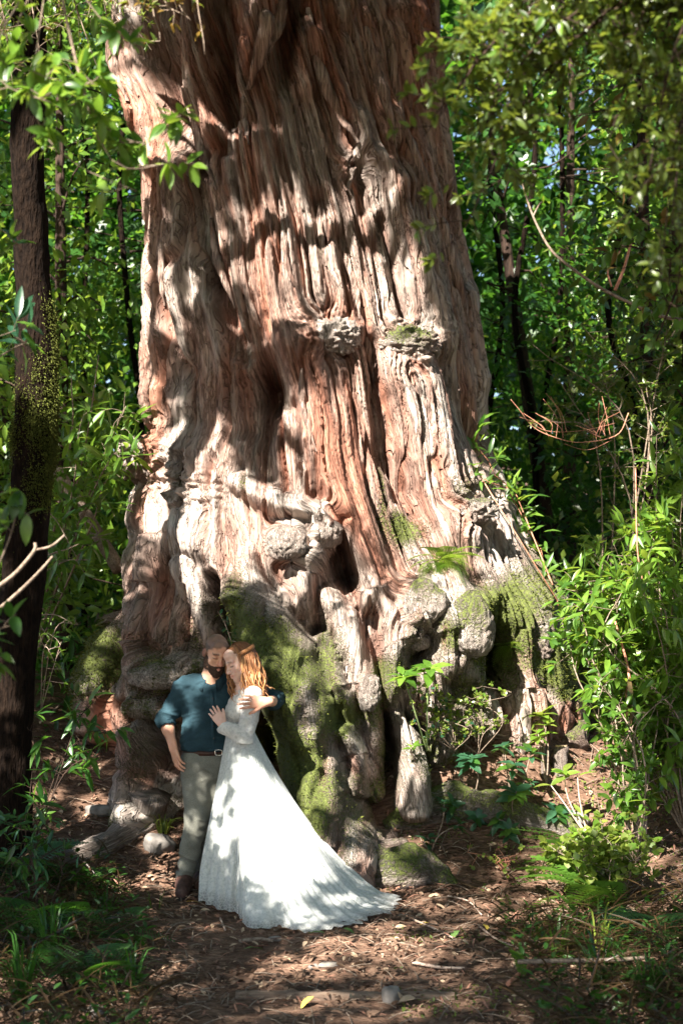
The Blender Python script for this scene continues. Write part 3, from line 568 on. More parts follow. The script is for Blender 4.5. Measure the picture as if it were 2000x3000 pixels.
M_METAL = plain_mat('ring_metal', (.6, .58, .55), (.75, .72, .7), 30, .25, .02); M_METAL.node_tree.nodes['Principled BSDF'].inputs['Metallic'].default_value = 1
def hair_mat():
    m, nt, b, N, K = mat('auburn_hair'); a = N('Attribute', _attribute_name='tint'); sx = N('SeparateColor'); K(a.outputs['Color'], sx.inputs[0])
    r = ramp(N, [(0, (.10, .04, .018)), (.45, (.26, .11, .045)), (.8, (.46, .22, .085)), (1, (.60, .34, .15))]); K(sx.outputs[0], r.inputs[0]); K(r.outputs[0], b.inputs['Base Color'])
    b.inputs['Roughness'].default_value = .42; b.inputs['Specular IOR Level'].default_value = .5
    t = N('BsdfTranslucent'); t.inputs[0].default_value = (.55, .22, .06, 1); ms = N('MixShader'); ms.inputs[0].default_value = .2; K(b.outputs[0], ms.inputs[1]); K(t.outputs[0], ms.inputs[2]); K(ms.outputs[0], nt.nodes['Material Output'].inputs[0])
    return m
M_HAIR = hair_mat()
def rot(yaw, pitch, roll):
    """head frame: local -Y is the face; yaw turns it to image right (+), pitch bows it (+), roll tips the crown to image right (+)"""
    return (Matrix.Rotation(roll, 3, 'Y') @ Matrix.Rotation(yaw, 3, 'Z') @ Matrix.Rotation(pitch, 3, 'X'))
def head(s, c, M, k=1.0, fem=False):
    Lp = lambda p: np.array(c) + np.array(M @ (Vector(p) * k))
    A = np.array(M)
    def E(p, r, kk=.012, op='+'): s.ell(Lp(p), np.array(r) * k, kk, A, op)
    def Cn(a, b, ra, rb, kk=.008, op='+'): s.cone(Lp(a), Lp(b), ra * k, rb * k, kk, op)
    E((0, .018, .042), (.074, .094, .083), .02); E((0, -.03, -.022), (.060, .066, .080), .035)
    E((0, -.050, -.072), (.043 if fem else .050, .045, .040), .03); E((0, -.080, -.103), (.020, .018, .017), .03)
    for x in (-1, 1):
        E((x * .043, -.064, -.020), (.022, .022, .024), .025); E((x * .052, -.01, -.07), (.016, .035, .03), .03)
    E((0, -.058, .075), (.055, .035, .04), .03)
    Cn((-.042, -.078, .030), (0, -.090, .026), .010, .012, .015); Cn((.042, -.078, .030), (0, -.090, .026), .010, .012, .015)
    for x in (-1, 1): E((x * .032, -.098, .010), (.019, .016, .014), .014, '-')
    for x in (-1, 1): E((x * .032, -.081, .007), (.016, .0115, .0105), .004)
    for x in (-1, 1): Cn((x * .046, -.079, .002), (x * .018, -.087, .002), .0018, .0018, .003, '-')
    Cn((0, -.090, .018), (0, -.116, -.026), .0085, .0115, .012); E((0, -.117, -.030), (.0125, .012, .0115), .008)
    for x in (-1, 1): E((x * .0135, -.104, -.033), (.0085, .0105, .0085), .006)
    E((0, -.088, -.060), (.026, .016, .020), .015)
    Cn((-.021, -.091, -.061), (0, -.104, -.056), .004, .0072, .006); Cn((.021, -.091, -.061), (0, -.104, -.056), .004, .0072, .006)
    Cn((-.018, -.092, -.067), (0, -.102, -.071), .004, .0085, .006); Cn((.018, -.092, -.067), (0, -.102, -.071), .004, .0085, .006)
    Cn((-.022, -.101, -.0635), (.022, -.101, -.0635), .0022, .0022, .003, '-')
    for x in (-1, 1):
        Me = A @ np.array(Matrix.Rotation(x * -.35, 3, 'Z')); s.ell(Lp((x * .080, .012, -.002)), np.array((.009, .021, .033)) * k, .006, Me)
        s.ell(Lp((x * .089, .004, .003)), np.array((.006, .011, .018)) * k, .004, Me, '-')
    return Lp
def hand(s, wrist, d, nrm, k=1.0, curl=(.25, .3, .35), spread=.1, thumb_side=1, thumb_out=.7, kk=.005, tcurl=.2):
    """d: towards the fingers, nrm: out of the back of the hand; returns fingertip chains"""
    d = Vector(d).normalized(); nrm = (Vector(nrm) - d * Vector(nrm).dot(d)).normalized(); sd_ = d.cross(nrm).normalized() * thumb_side
    W = Vector(wrist); ch = []
    s.cone(W - d * .02 * k, W + d * .035 * k, .025 * k, .024 * k, .015)
    lens = [(.040, .024, .020), (.045, .028, .021), (.042, .026, .021), (.033, .020, .018)]; kn = [.092, .096, .091, .082]; off = [.030, .010, -.0105, -.030]
    for f in range(4):
        base = W + d * kn[f] * k + sd_ * off[f] * k + nrm * (.004 - .004 * abs(f - 1.2)) * k
        s.cone(W + d * .022 * k + sd_ * off[f] * .55 * k, base, .0165 * k, .0125 * k, .013)
        dir_ = (d + sd_ * spread * (1.3 - f)).normalized(); p = base; pts = [p]; rads = [.0098, .0088, .0080, .0068]; a = 0
        for j in range(3):
            a += curl[j]; v = (dir_ * math.cos(a) - nrm * math.sin(a)).normalized(); q_ = p + v * lens[f][j] * k
            s.cone(p, q_, rads[j] * k * (.93 if f == 3 else 1), rads[j + 1] * k * (.93 if f == 3 else 1), kk * .6); p = q_; pts.append(p)
        ch.append(pts)
    tb = W + d * .028 * k + sd_ * .022 * k - nrm * .006 * k; td = (d + sd_ * thumb_out - nrm * tcurl).normalized(); t1_ = tb + td * .042 * k; td2 = (td + d * .25).normalized(); t2 = t1_ + td2 * .032 * k; t3 = t2 + (td2 + d * .2).normalized() * .026 * k
    s.cone(W + d * .008 * k + sd_ * .008 * k, t1_, .018 * k, .0125 * k, .012); s.cone(t1_, t2, .0118 * k, .0108 * k, kk * .6); s.cone(t2, t3, .0108 * k, .0082 * k, kk * .6); ch.append([tb, t1_, t2, t3])
    return ch
def relax(V, Q, it=1, f=.5):
    for _ in range(it):
        A = np.zeros_like(V); c = np.zeros(len(V))
        for k in range(4):
            for o in (1, 3): np.add.at(A, Q[:, k], V[Q[:, (k + o) % 4]]); np.add.at(c, Q[:, k], 1)
        V = V + f * (A / np.maximum(c, 1)[:, None] - V)
    return V
def creases(V, Q, seed, amp=.006, s1=(.12, .12, .05), yaw=.5):
    N = vnormals(V, Q); x = V[:, 0] / s1[0]; y = V[:, 1] / s1[1]; z = V[:, 2] / s1[2]
    a = 1 - np.abs(n3(x, y, z + yaw * x, seed)) * 2; b_ = 1 - np.abs(n3(x * 2.2, y * 2.2, z * 2.0 - yaw * x * 2, seed + 3)) * 2
    return V + N * (amp * (a * .7 + b_ * .35))[:, None]
def body_obj(name, V, Q, mats, off, parent, red=None, hairm=None, **kw):
    me = mesh_np(name, V - np.array(off), Q, mats)
    t = np.zeros((len(V), 3)); 
    if hairm is not None: t[:, 0] = np.clip(hairm, 0, 1)
    if red is not None: t[:, 1] = np.clip(red, 0, 1)
    color_attr(me, 'tint', t); return link(name, me, parent, **kw)
J = lambda x, y, Y: np.array(at(x, y, Y))

# ---- the man
man_o = J(575, 2640, 11.0); man_o[2] = gz(man_o[0], 11.0)
man = thing('person', 'man in dark blue shirt and grey trousers, bearded head bowed, holding the woman in white', 'person', man_o)
HM = rot(R(24), R(24), R(4)); hc = J(634, 1915, 10.97)
nb = J(620, 1992, 11.04); RS, RE, RW = J(540, 2012, 11.05), J(486, 2112, 11.04), J(507, 2186, 10.98)
LS, LE, LW = J(692, 2012, 11.12), J(806, 2052, 11.17), J(782, 2056, 10.74)
RH, RK, RA = J(573, 2240, 11.04), J(577, 2395, 11.0), J(541, 2568, 11.05); LH, LK, LA = J(645, 2240, 11.09), J(625, 2400, 11.12), J(592, 2560, 11.2)
s = Sdf((-1.27, 10.55, -.02), (-.40, 11.45, 1.85), .0042)
Lp = head(s, hc, HM, 1.0)
s.cone(Lp((0, .03, -.05)), nb + np.array([0, .02, -.02]), .054, .062, .03); s.cone(nb, J(616, 2060, 11.06), .068, .095, .05)
s.ell(J(613, 2085, 11.06), (.15, .085, .17), .05); s.ell(J(610, 2170, 11.06), (.145, .10, .14), .05); s.cone(RS, LS, .055, .055, .04)
s.cone(RS, RE, .052, .043, .02); s.cone(RE, RW, .043, .028, .015); s.cone(RE + (RW - RE) * .3, RE + (RW - RE) * .35, .043, .042, .02)
s.cone(LS, LE, .052, .043, .02); s.cone(LE, LW, .043, .029, .015)
s.cone(RH, RK, .085, .06, .03); s.cone(RK, RA, .058, .04, .02); s.cone(LH, LK, .085, .06, .03); s.cone(LK, LA, .058, .04, .02)
hand(s, RW, J(524, 2252, 10.93) - RW, (-.75, -.55, -.1), 1.0, (.2, .35, .4), .03, 1, .55, .005)
mch = hand(s, LW, J(722, 2056, 10.70) - LW, (.12, -1, .12), 1.02, (.02, .2, .25), .105, -1, .75, .003, -.05)
V, Q = s.mesh(); N_ = vnormals(V, Q); V = relax(V, Q, 1, .3)
loc = (V - hc) @ np.array(HM)   # head-local
inh = (np.linalg.norm(loc - np.array([0, 0, 0]), axis=1) < .17)
# short hair with receding temples; rosy nose, ears, hands
hl = sstep(.014, .044, loc[:, 2] + .60 * loc[:, 1] + .25 * np.abs(loc[:, 0]) + .012 * n2(loc[:, 0] * 60, loc[:, 2] * 60, 5) - .006) * inh * (np.abs(loc[:, 0]) < .077)
hl = hl * (.88 + .12 * sstep(.03, .07, np.abs(loc[:, 0]) + np.maximum(loc[:, 1], 0))) * (.9 + .1 * n2(loc[:, 0] * 30, loc[:, 1] * 30, 8))
sideb = sstep(.0, .03, loc[:, 1] + .035) * sstep(.045, -.02, loc[:, 1] * 1 - .03) * (np.abs(loc[:, 0]) > .05) * (loc[:, 2] < .06) * (loc[:, 2] > -.05) * inh * .7
brow = np.exp(-((loc[:, 2] - .033 + .15 * (np.abs(loc[:, 0]) - .03)) / .006) ** 2) * (np.abs(loc[:, 0]) > .014) * (np.abs(loc[:, 0]) < .052) * (loc[:, 1] < -.05) * inh
lash = np.exp(-((loc[:, 2] - .002) / .0035) ** 2) * (np.abs(np.abs(loc[:, 0]) - .032) < .017) * (loc[:, 1] < -.06) * inh * .9
red = inh * (.5 * np.exp(-(np.linalg.norm(loc - np.array([0, -.117, -.028]), axis=1) / .022) ** 2) + .55 * (np.abs(loc[:, 0]) > .079) * (np.abs(loc[:, 1]) < .04) + .8 * np.exp(-(np.linalg.norm((loc - np.array([0, -.1, -.064])) * [.7, 1, 1.6], axis=1) / .016) ** 2))
dh = np.minimum(np.linalg.norm(V - RW, axis=1), np.linalg.norm(V - LW, axis=1)); red = red + .16 * (dh < .2)
HEADS = [V]; body_obj('body', V, Q, [M_SKIN_M], man_o, man, red, hl + sideb + brow * .95 + lash)
# beard: a shell over jaw, cheeks and upper lip
sb = Sdf(hc - .17, hc + .17, .003); A = np.array(HM)
sb.ell(Lp((0, -.028, -.040)), (.066, .072, .080), .01, A); sb.ell(Lp((0, -.056, -.080)), (.056, .052, .050), .02, A); sb.ell(Lp((0, -.084, -.112)), (.030, .026, .026), .02, A)
for x in (-1, 1): sb.ell(Lp((x * .056, -.008, -.060)), (.022, .036, .050), .02, A); sb.cone(Lp((x * .026, -.094, -.072)), Lp((x * .004, -.110, -.047)), .008, .008, .006)
sb.ell(Lp((0, -.122, -.066)), (.019, .03, .0055), .004, A, '-')
for x in (-1, 1): sb.ell(Lp((x * .040, -.100, -.008)), (.036, .06, .044), .012, A, '-')
sb.ell(Lp((0, -.11, -.01)), (.026, .06, .036), .008, A, '-'); sb.cut(Lp((0, -.005, .0)), np.array(HM @ Vector((0, 1, .9)))); sb.ell(Lp((0, .02, .03)), (.075, .05, .075), .01, A, '-')
Vb, Qb = sb.mesh(); Nb = vnormals(Vb, Qb); Vb = Vb + Nb * (.0035 * fbm3(Vb, .012, 5, 2))[:, None]
link('beard', mesh_np('beard', Vb - man_o, Qb, [M_BEARD]), man)
# shirt
s = Sdf((-1.3, 10.72, .98), (-.36, 11.42, 1.60), .0048)
s.ell(J(612, 2070, 11.06), (.185, .125, .2), .05); s.ell(J(611, 2150, 11.05), (.178, .135, .135), .05); s.cone(RS + [0.0, 0, 0], J(690, 2014, 11.11), .064, .062, .05); s.cone(J(570, 2000, 11.06), J(665, 2000, 11.1), .055, .055, .05)
s.cone(J(612, 2188, 11.05), J(640, 2188, 11.06), .122, .122, .04); s.cone(J(575, 2186, 11.05), J(600, 2186, 11.05), .100, .11, .04)
se = RE + (RW - RE) * .10; s.cone(RS, RE + [0.002, 0, .004], .063, .060, .025); s.cone(RE + [0.002, 0, .0], se, .059, .057, .012)
s.cone(RE + (RW - RE) * -.06, RE + (RW - RE) * .05, .063, .062, .004); s.cone(LS, LE, .066, .060, .025); s.cone(LE, LE + (LW - LE) * .28, .060, .052, .012)
s.cut(J(600, 2199, 11.0), (0, 0, -1)); s.cone(nb + [.005, -.15, -.03], nb + [0, -.05, .01], .012, .045, .01, '-'); s.cone(nb + [0, 0, .0], nb + [0, 0, .12], .06, .065, .01, '-')
s.cone(RE + (RW - RE) * .12, RE + (RW - RE) * .4, .054, .05, .004, '-')
V, Q = s.mesh(); V = creases(V, Q, 11, .012, (.16, .16, .055), .8); V = creases(V, Q, 15, .003, (.05, .05, .03), -.5); V = relax(V, Q, 1, .4)
shirt = link('shirt', mesh_np('shirt', V - man_o, Q, [M_SHIRT]), man)
def collar():
    mb = MB(); n = 48; rows = []
    ax = (np.array(Lp((0, .03, -.07))) - nb); ax /= np.linalg.norm(ax); c0 = nb + np.array([0, .005, .012])
    for k in range(n):
        a = R(-90 + 24) + (R(312)) * k / (n - 1); e = min(k, n - 1 - k) / (n - 1)
        r0 = np.array([math.cos(a), math.sin(a), 0]); tip = math.exp(-(e / .10) ** 2); dz = .018 * (1 - math.sin(a)) * .5
        stand = c0 + r0 * .066 + ax * (.020 - .030 * tip) - np.array([0, 0, dz]); top = c0 + r0 * .072 + ax * (.042 - .03 * tip) - np.array([0, 0, dz])
        fold = c0 + r0 * .084 + ax * (.030 - .035 * tip) - np.array([0, 0, dz]); low = c0 + r0 * (.098 + .024 * tip) + ax * (-.008 - .062 * tip) - np.array([0, 0, dz])
        rows.append([stand, top, fold, low, low - ax * .001 - r0 * .007, c0 + r0 * .078 + ax * (.02 - .03 * tip) - np.array([0, 0, dz])])
    V = np.array(rows).reshape(-1, 3); i, j = np.meshgrid(np.arange(n - 1), np.arange(6), indexing='ij'); j2 = (j + 1) % 6
    mb.add(V, np.stack([i * 6 + j, i * 6 + j2, (i + 1) * 6 + j2, (i + 1) * 6 + j], -1).reshape(-1, 4), [[0, 1, 2], [0, 2, 3], [3, 4, 5], [0, 3, 5]] ); return mb.mesh('collar', [M_SHIRT], man_o)
link('collar', collar(), shirt)
def on_shirt(x, y, out=.004):
    px, py, _ = proj(V_sh); k = np.argmin((px - x) ** 2 + (py - y) ** 2 + 4000 * (V_sh[:, 1] - 10.8)); return V_sh[k] - np.array([0, out, 0])
V_sh = V
mb = MB(); tube(mb, [on_shirt(x, y, .001) for x, y in ((621, 2022), (622, 2060), (624, 2100), (626, 2140), (628, 2180))], [.013, .014, .014, .014, .013], 6, 20)
pl = mb.mesh('placket', [M_SHIRT], man_o); pl_o = link('placket', pl, shirt)
M_BTN = plain_mat('button_horn', (.02, .02, .025), (.05, .05, .06), 20, .4, .1)
for y in (2045, 2085, 2125, 2165):
    mb = MB(); p = on_shirt(623 + (y - 2020) / 30, y, .014); tube(mb, [p, p - np.array([0, .004, 0])], [.006, .006], 10, 2); link('button', mb.mesh('button', [M_BTN], man_o), shirt)
cf = MB(); ca = RE + (RW - RE) * -.10; cb = RE + (RW - RE) * .10
tube(cf, [ca, ca + (cb - ca) * .08, ca + (cb - ca) * .5, ca + (cb - ca) * .92, cb], [.055, .064, .0655, .0645, .055], 26, 12, cap=False, jitter=.012); link('sleeve_cuff', cf.mesh('sleeve_cuff', [M_SHIRT], man_o), shirt)
# trousers
s = Sdf((-1.2, 10.85, .1), (-.66, 11.36, 1.05), .0048)
s.ell(J(610, 2222, 11.055), (.165, .118, .10), .03); s.cone(RH, RK, .103, .076, .05); s.cone(RK, RA + [0, 0, -.0], .074, .056, .03); s.cone(LH, LK, .103, .074, .05); s.cone(LK, LA, .072, .056, .03)
s.ell(J(608, 2262, 11.06), (.13, .10, .08), .05); s.cut(J(600, 2197, 11.0), (0, 0, 1)); s.cut(RA + [0, 0, -.012], (0, 0, -1))
s.cone(RA + [0, 0, -.03], RA + [0, 0, .02], .044, .044, .004, '-'); s.cone(LA + [0, 0, -.03], LA + [0, 0, .02], .044, .044, .004, '-')
V, Q = s.mesh(); zlow = sstep(.75, .35, V[:, 2]); N_ = vnormals(V, Q)
fold = (1 - np.abs(n3(V[:, 0] / .10, V[:, 1] / .10, V[:, 2] / .042 + V[:, 0] * 9, 33)) * 2) * .0075 * (.35 + zlow) + .006 * (1 - np.abs(n3(V[:, 0] / .2, V[:, 1] / .2, V[:, 2] / .035 - V[:, 0] * 14, 35)) * 2) * np.exp(-((V[:, 2] - .86) / .08) ** 2)
V = V + N_ * fold[:, None]; V = relax(V, Q, 1, .4)
tr = link('trousers', mesh_np('trousers', V - man_o, Q, [M_TROUSERS]), man)
mb = MB(); tube(mb, [J(541, 2222, 10.995), J(552, 2240, 10.955), J(566, 2252, 10.935)], [.004, .005, .004], 6, 8); link('pocket', mb.mesh('pocket', [M_TROUSERS], man_o), tr)
def ring(c, rx, ry, h, th, n=60, tilt=0):
    V = []; 
    for k in range(n):
        a = 2 * math.pi * k / n; d = np.array([math.cos(a) * rx, math.sin(a) * ry, tilt * math.cos(a)]); o = np.array([math.cos(a), math.sin(a), 0])
        for dr, dz in ((0, -h), (th, -h), (th, h), (0, h)): V.append(np.array(c) + d + o * dr + [0, 0, dz])
    i, j = np.meshgrid(np.arange(n), np.arange(4), indexing='ij'); i2 = (i + 1) % n; j2 = (j + 1) % 4
    return np.array(V), np.stack([i * 4 + j, i2 * 4 + j, i2 * 4 + j2, i * 4 + j2], -1).reshape(-1, 4)
mb = MB(); mb.add(*ring(J(610, 2204, 11.055), .162, .116, .017, .006)); belt = link('belt', mb.mesh('belt', [M_LEATHER], man_o), man)
bx = J(640, 2205, 10.93); mb = MB(); tube(mb, [bx + [-.02, 0, -.015], bx + [.02, 0, -.015], bx + [.02, 0, .015], bx + [-.02, 0, .015], bx + [-.02, 0, -.015]], [.003, .003], 6, 24); link('buckle', mb.mesh('buckle', [M_METAL], man_o), belt)
def boot(ank, toe, name='boot'):
    g = gz(ank[0], ank[1]); g2 = gz(toe[0], toe[1]); s = Sdf(np.minimum(ank, toe) - [.09, .09, .16], np.maximum(ank, toe) + [.09, .09, .12], .004)
    heel = np.array([ank[0], ank[1] + .035, g + .045]); t = np.array([toe[0], toe[1], g2 + .043])
    s.cone(ank + [0, 0, .05], [ank[0], ank[1] + .01, g + .07], .047, .047, .02); s.cone(heel, [ank[0], ank[1] - .05, g + .06], .042, .048, .03); s.cone([ank[0], ank[1] - .05, g + .052], t, .047, .045, .03); s.cone([ank[0], ank[1], g + .10], [(ank[0] + t[0]) / 2, (ank[1] + t[1]) / 2, g + .06], .045, .04, .03)
    s.cut([0, 0, min(g, g2) + .012], (0, 0, -1)); V, Q = s.mesh(); V = creases(V, Q, 41, .003, (.05, .05, .02), 0); o = link(name, mesh_np(name, V - man_o, Q, [M_BOOT]), man)
    mb = MB(); c = (heel + t) / 2; L = np.linalg.norm((t - heel)[:2]) / 2 + .05; di = (t - heel)[:2] / np.linalg.norm((t - heel)[:2]); P = []; n = 32
    for lv, z in enumerate((0.0, .02)):
        for k in range(n):
            a = 2 * math.pi * k / n; u_, v_ = math.cos(a) * L, math.sin(a) * (.046 + .006 * math.cos(a)); P.append([c[0] + di[0] * u_ - di[1] * v_, c[1] + di[1] * u_ + di[0] * v_, min(g, g2) - .004 + z])
    k = np.arange(n); k2 = (k + 1) % n; mb.add(P + [[c[0], c[1], min(g, g2) + .016]], np.stack([k, k2, n + k2, n + k], -1), np.stack([np.full(n, 2 * n), n + k, n + k2], -1)); link('sole', mb.mesh('sole', [M_SOLE], man_o, smooth=False), o)
    for q_ in range(4):
        mb = MB(); z = g + .075 + q_ * .016; y = ank[1] - .052 + q_ * .008 - (3 - q_) * .012; tube(mb, [[ank[0] - .02, y + .004, z], [ank[0], y - .006, z + .003], [ank[0] + .02, y + .004, z]], [.003, .003], 5, 6); link('lace', mb.mesh('lace', [M_SOLE], man_o), o)
boot(RA, J(534, 2625, 10.87)); boot(LA, J(594, 2600, 11.02))
def finger_ring(ch, f, frac, r, off, parent):
    a, b = Vector(ch[f][0]), Vector(ch[f][1]); d = (b - a).normalized(); c = a + (b - a) * frac; u_ = d.orthogonal().normalized(); v_ = d.cross(u_); mb = MB()
    tube(mb, [c + (u_ * math.cos(t) + v_ * math.sin(t)) * r for t in np.linspace(0, 2 * math.pi, 17)], [.0022, .0022], 6, 34); link('ring', mb.mesh('ring', [M_METAL], off), parent)
finger_ring(mch, 2, .35, .0115, man_o, man)

# ---- the woman
wo = J(700, 2650, 10.92); wo[2] = gz(wo[0], 10.92)
woman = thing('person', 'woman in long white lace wedding dress with auburn hair, leaning her head on the man', 'person', wo)
HW = rot(R(-60), R(14), R(-12)); hw_ = J(703, 1940, 10.90)
LSw, LEw, LWw = J(742, 2036, 10.80), J(716, 2160, 10.72), J(653, 2124, 10.74); RSw = J(712, 2036, 11.05)
s = Sdf((-1.0, 10.55, .95), (-.46, 11.32, 1.82), .004)
Lw = head(s, hw_, HW, .94, True)
nbw = J(718, 2008, 10.93); s.cone(Lw((0, .03, -.05)), nbw, .046, .05, .03); s.cone(nbw, J(716, 2050, 10.93), .06, .09, .04); s.cone(LSw, RSw, .045, .045, .04)
s.ell(J(714, 2085, 10.93), (.095, .12, .15), .04); s.ell(J(704, 2160, 10.93), (.08, .1, .1), .04)
s.cone(LSw, LEw, .042, .036, .02); s.cone(LEw, LWw, .036, .0235, .015)
wch = hand(s, LWw, J(620, 2072, 10.83) - LWw, (.05, -.95, .25), .92, (.05, .16, .14), .075, 1, .5, .003, 0)
V, Q = s.mesh(); V = relax(V, Q, 1, .3); loc = (V - hw_) @ np.array(HW) / .94; inh = np.linalg.norm(loc, axis=1) < .17
brow = np.exp(-((loc[:, 2] - .036 + .2 * (np.abs(loc[:, 0]) - .03)) / .0045) ** 2) * (np.abs(loc[:, 0]) > .016) * (np.abs(loc[:, 0]) < .05) * (loc[:, 1] < -.05) * inh * .7
lash = np.exp(-((loc[:, 2] - .001) / .0035) ** 2) * (np.abs(np.abs(loc[:, 0]) - .032) < .018) * (loc[:, 1] < -.06) * inh
red = inh * (.95 * np.exp(-(np.linalg.norm((loc - np.array([0, -.1, -.064])) * [.7, 1, 1.5], axis=1) / .017) ** 2) + .25 * np.exp(-(np.linalg.norm((np.abs(loc) - np.array([.045, .07, .02])), axis=1) / .025) ** 2) + .15 * np.exp(-(np.linalg.norm(loc - np.array([0, -.117, -.028]), axis=1) / .02) ** 2)) + .12 * (np.linalg.norm(V - LWw, axis=1) < .2)
HEADS.append(V); body_obj('body', V, Q, [M_SKIN_F], wo, woman, red, brow + lash)
finger_ring(wch, 2, .4, .0105, wo, woman)
# hair: many long wavy locks over a cap
mb = MB(); Hm = HW
def Hl(p): return np.array(hw_) + np.array(Hm @ (Vector(p) * .94))
ncap, nz_ = 40, 16; ph = np.linspace(0, 2 * math.pi, ncap, endpoint=False); Vc = []
for e in np.linspace(R(88), R(-12), nz_):
    for a in ph:
        face = max(0, math.cos(a + R(90 - 14))) ; ee = e if face < .25 else max(e, R(6 + 17 * min(1, (face - .25) / .5)))
        Vc.append(Hl((math.cos(ee) * math.cos(a) * .080, math.cos(ee) * math.sin(a) * (.101 if math.sin(a) > 0 else .101 + .020 * -math.sin(a)) + .018, math.sin(ee) * .089 + .042)))
i, j = np.meshgrid(np.arange(nz_ - 1), np.arange(ncap), indexing='ij'); j2 = (j + 1) % ncap
mb.add(Vc, np.stack([i * ncap + j, i * ncap + j2, (i + 1) * ncap + j2, (i + 1) * ncap + j], -1).reshape(-1, 4), None, (.4, 0, 0))
hd = np.array(hw_)
for k in range(330):
    a = rng.uniform(R(-90 + 62), R(270 - 36)); ca_, sa_ = math.cos(a), math.sin(a)
    lay = rng.uniform(1.0, 1.13); top = rng.uniform(.35, 1.45); ln = rng.uniform(.15, .28)
    p = [Hl((math.cos(top) * ca_ * .078 * lay, math.cos(top) * sa_ * .099 * lay + .018, math.sin(top) * .087 * lay + .042)), Hl((ca_ * .083 * lay, sa_ * .104 * lay + .018, .035))]
    p1 = np.array(p[1]); side = p1 - hd; side[2] = 0
    fwd = np.array([.20, -.02, 0]) * rng.uniform(.2, .55)
    p.append(p1 + side * .04 + fwd * .35 + [0, 0, -.09]); p.append(p1 - side * .10 + fwd * .7 + [rng.normal() * .015, rng.normal() * .015 - .015, -.19]); p.append(p1 - side * .22 + fwd * 1.0 + [rng.normal() * .024, rng.normal() * .02 - .03, -.14 - ln * .62])
    nP = 22; P = catmull(p, nP); tt = np.linspace(0, 1, nP); wv = rng.uniform(0, 6.28); am = rng.uniform(.008, .020) * tt ** 1.1
    P[:, 0] += am * np.sin(tt * 16 + wv); P[:, 1] += am * np.cos(tt * 13 + wv)
    r0 = rng.uniform(.0035, .0085); m2 = MB(); sh = np.clip(rng.normal(.45, .17), 0, 1)
    tube(mb, P, [r0 * .8, r0, r0, r0 * .9, r0 * .5, .001], 5, nP, None, cap=False); c = np.repeat(np.clip(sh + .45 * (tt - .35) + .1 * n2(tt * 9, tt * 0 + k, 3), 0, 1), 5); mb.col.append(np.stack([c, c, c], -1).astype(np.float32))
link('hair', mb.mesh('hair', [M_HAIR], wo), woman)
mb = MB()
for off in (0, 2.09, 4.19):
    pts = []
    for t in np.linspace(0, 1, 60):
        a = R(-20) + t * R(220); r = 1.16; pts.append(Hl((math.cos(a) * .081 * r + .005 * math.sin(t * 60 + off), math.sin(a) * .102 * r * 1 + .018, .062 + .008 * math.cos(t * 60 + off))))
    tube(mb, pts, [.008, .009, .008], 6, 160); mb.col.append(np.full((160 * 6 + 2, 3), .62 + .1 * math.sin(off), np.float32))
link('braid', mb.mesh('braid', [M_HAIR], wo), woman)
# dress
def lace_mat(name, alpha, tr=.3):
    m, nt, b, N, K = mat(name); tc = N('TexCoord'); v = N('TexVoronoi', Scale=55.0, _feature='DISTANCE_TO_EDGE'); n_ = N('TexNoise', Scale=16.0, Detail=3.0); f = N('TexNoise', Scale=240.0)
    for x in (v, n_, f): K(tc.outputs['Object'], x.inputs['Vector'])
    lr_ = ramp(N, [(.38, (.46, .49, .49)), (.5, (.66, .68, .67)), (.62, (.76, .77, .755))]); l2 = N('TexNoise', Scale=60.0, Detail=4.0, Roughness=.7); K(tc.outputs['Object'], l2.inputs['Vector']); K(l2.outputs[0], lr_.inputs[0]); K(lr_.outputs[0], b.inputs['Base Color']); b.inputs['Roughness'].default_value = .75; b.inputs['Specular IOR Level'].default_value = .2; b.inputs['Sheen Weight'].default_value = .2
    t = N('BsdfTranslucent'); t.inputs[0].default_value = (.8, .82, .8, 1); ms = N('MixShader'); ms.inputs[0].default_value = tr; K(b.outputs[0], ms.inputs[1]); K(t.outputs[0], ms.inputs[2])
    tp = N('BsdfTransparent'); m2 = N('MixShader'); at_ = N('Attribute', _attribute_name='sheer')
    mr = N('MapRange'); mr.inputs[1].default_value = .02; mr.inputs[2].default_value = .16; mr.inputs[3].default_value = .25; mr.inputs[4].default_value = 1.0; K(v.outputs[0], mr.inputs[0])
    mu = N('Math', _operation='MULTIPLY'); K(mr.outputs[0], mu.inputs[0]); sx = N('SeparateColor'); K(at_.outputs['Color'], sx.inputs[0]); K(sx.outputs[0], mu.inputs[1]); mu2 = N('Math', _operation='MULTIPLY'); K(mu.outputs[0], mu2.inputs[0]); mu2.inputs[1].default_value = alpha
    K(mu2.outputs[0], m2.inputs[0]); K(ms.outputs[0], m2.inputs[1]); K(tp.outputs[0], m2.inputs[2]); K(m2.outputs[0], nt.nodes['Material Output'].inputs[0])
    ad = N('Math', _operation='ADD'); K(v.outputs[0], ad.inputs[0]); K(f.outputs[0], ad.inputs[1]); bp = N('Bump', Strength=.35, Distance=.003); K(ad.outputs[0], bp.inputs['Height']); K(bp.outputs[0], b.inputs['Normal'])
    return m
M_DRESS = lace_mat('white_silk', 0.0, .22); M_LACE = lace_mat('white_lace', .55, .35)
dress = link('dress', None, woman)
s = Sdf((-1.0, 10.55, 1.0), (-.46, 11.16, 1.62), .004)
s.ell(J(714, 2085, 10.93), (.102, .125, .155), .04); s.ell(J(685, 2092, 10.90), (.058, .10, .062), .04); s.ell(J(704, 2160, 10.93), (.094, .108, .09), .04); s.cone(LSw, RSw, .053, .053, .04); s.cone(nbw + [0, 0, -.06], J(716, 2060, 10.93), .07, .1, .03)
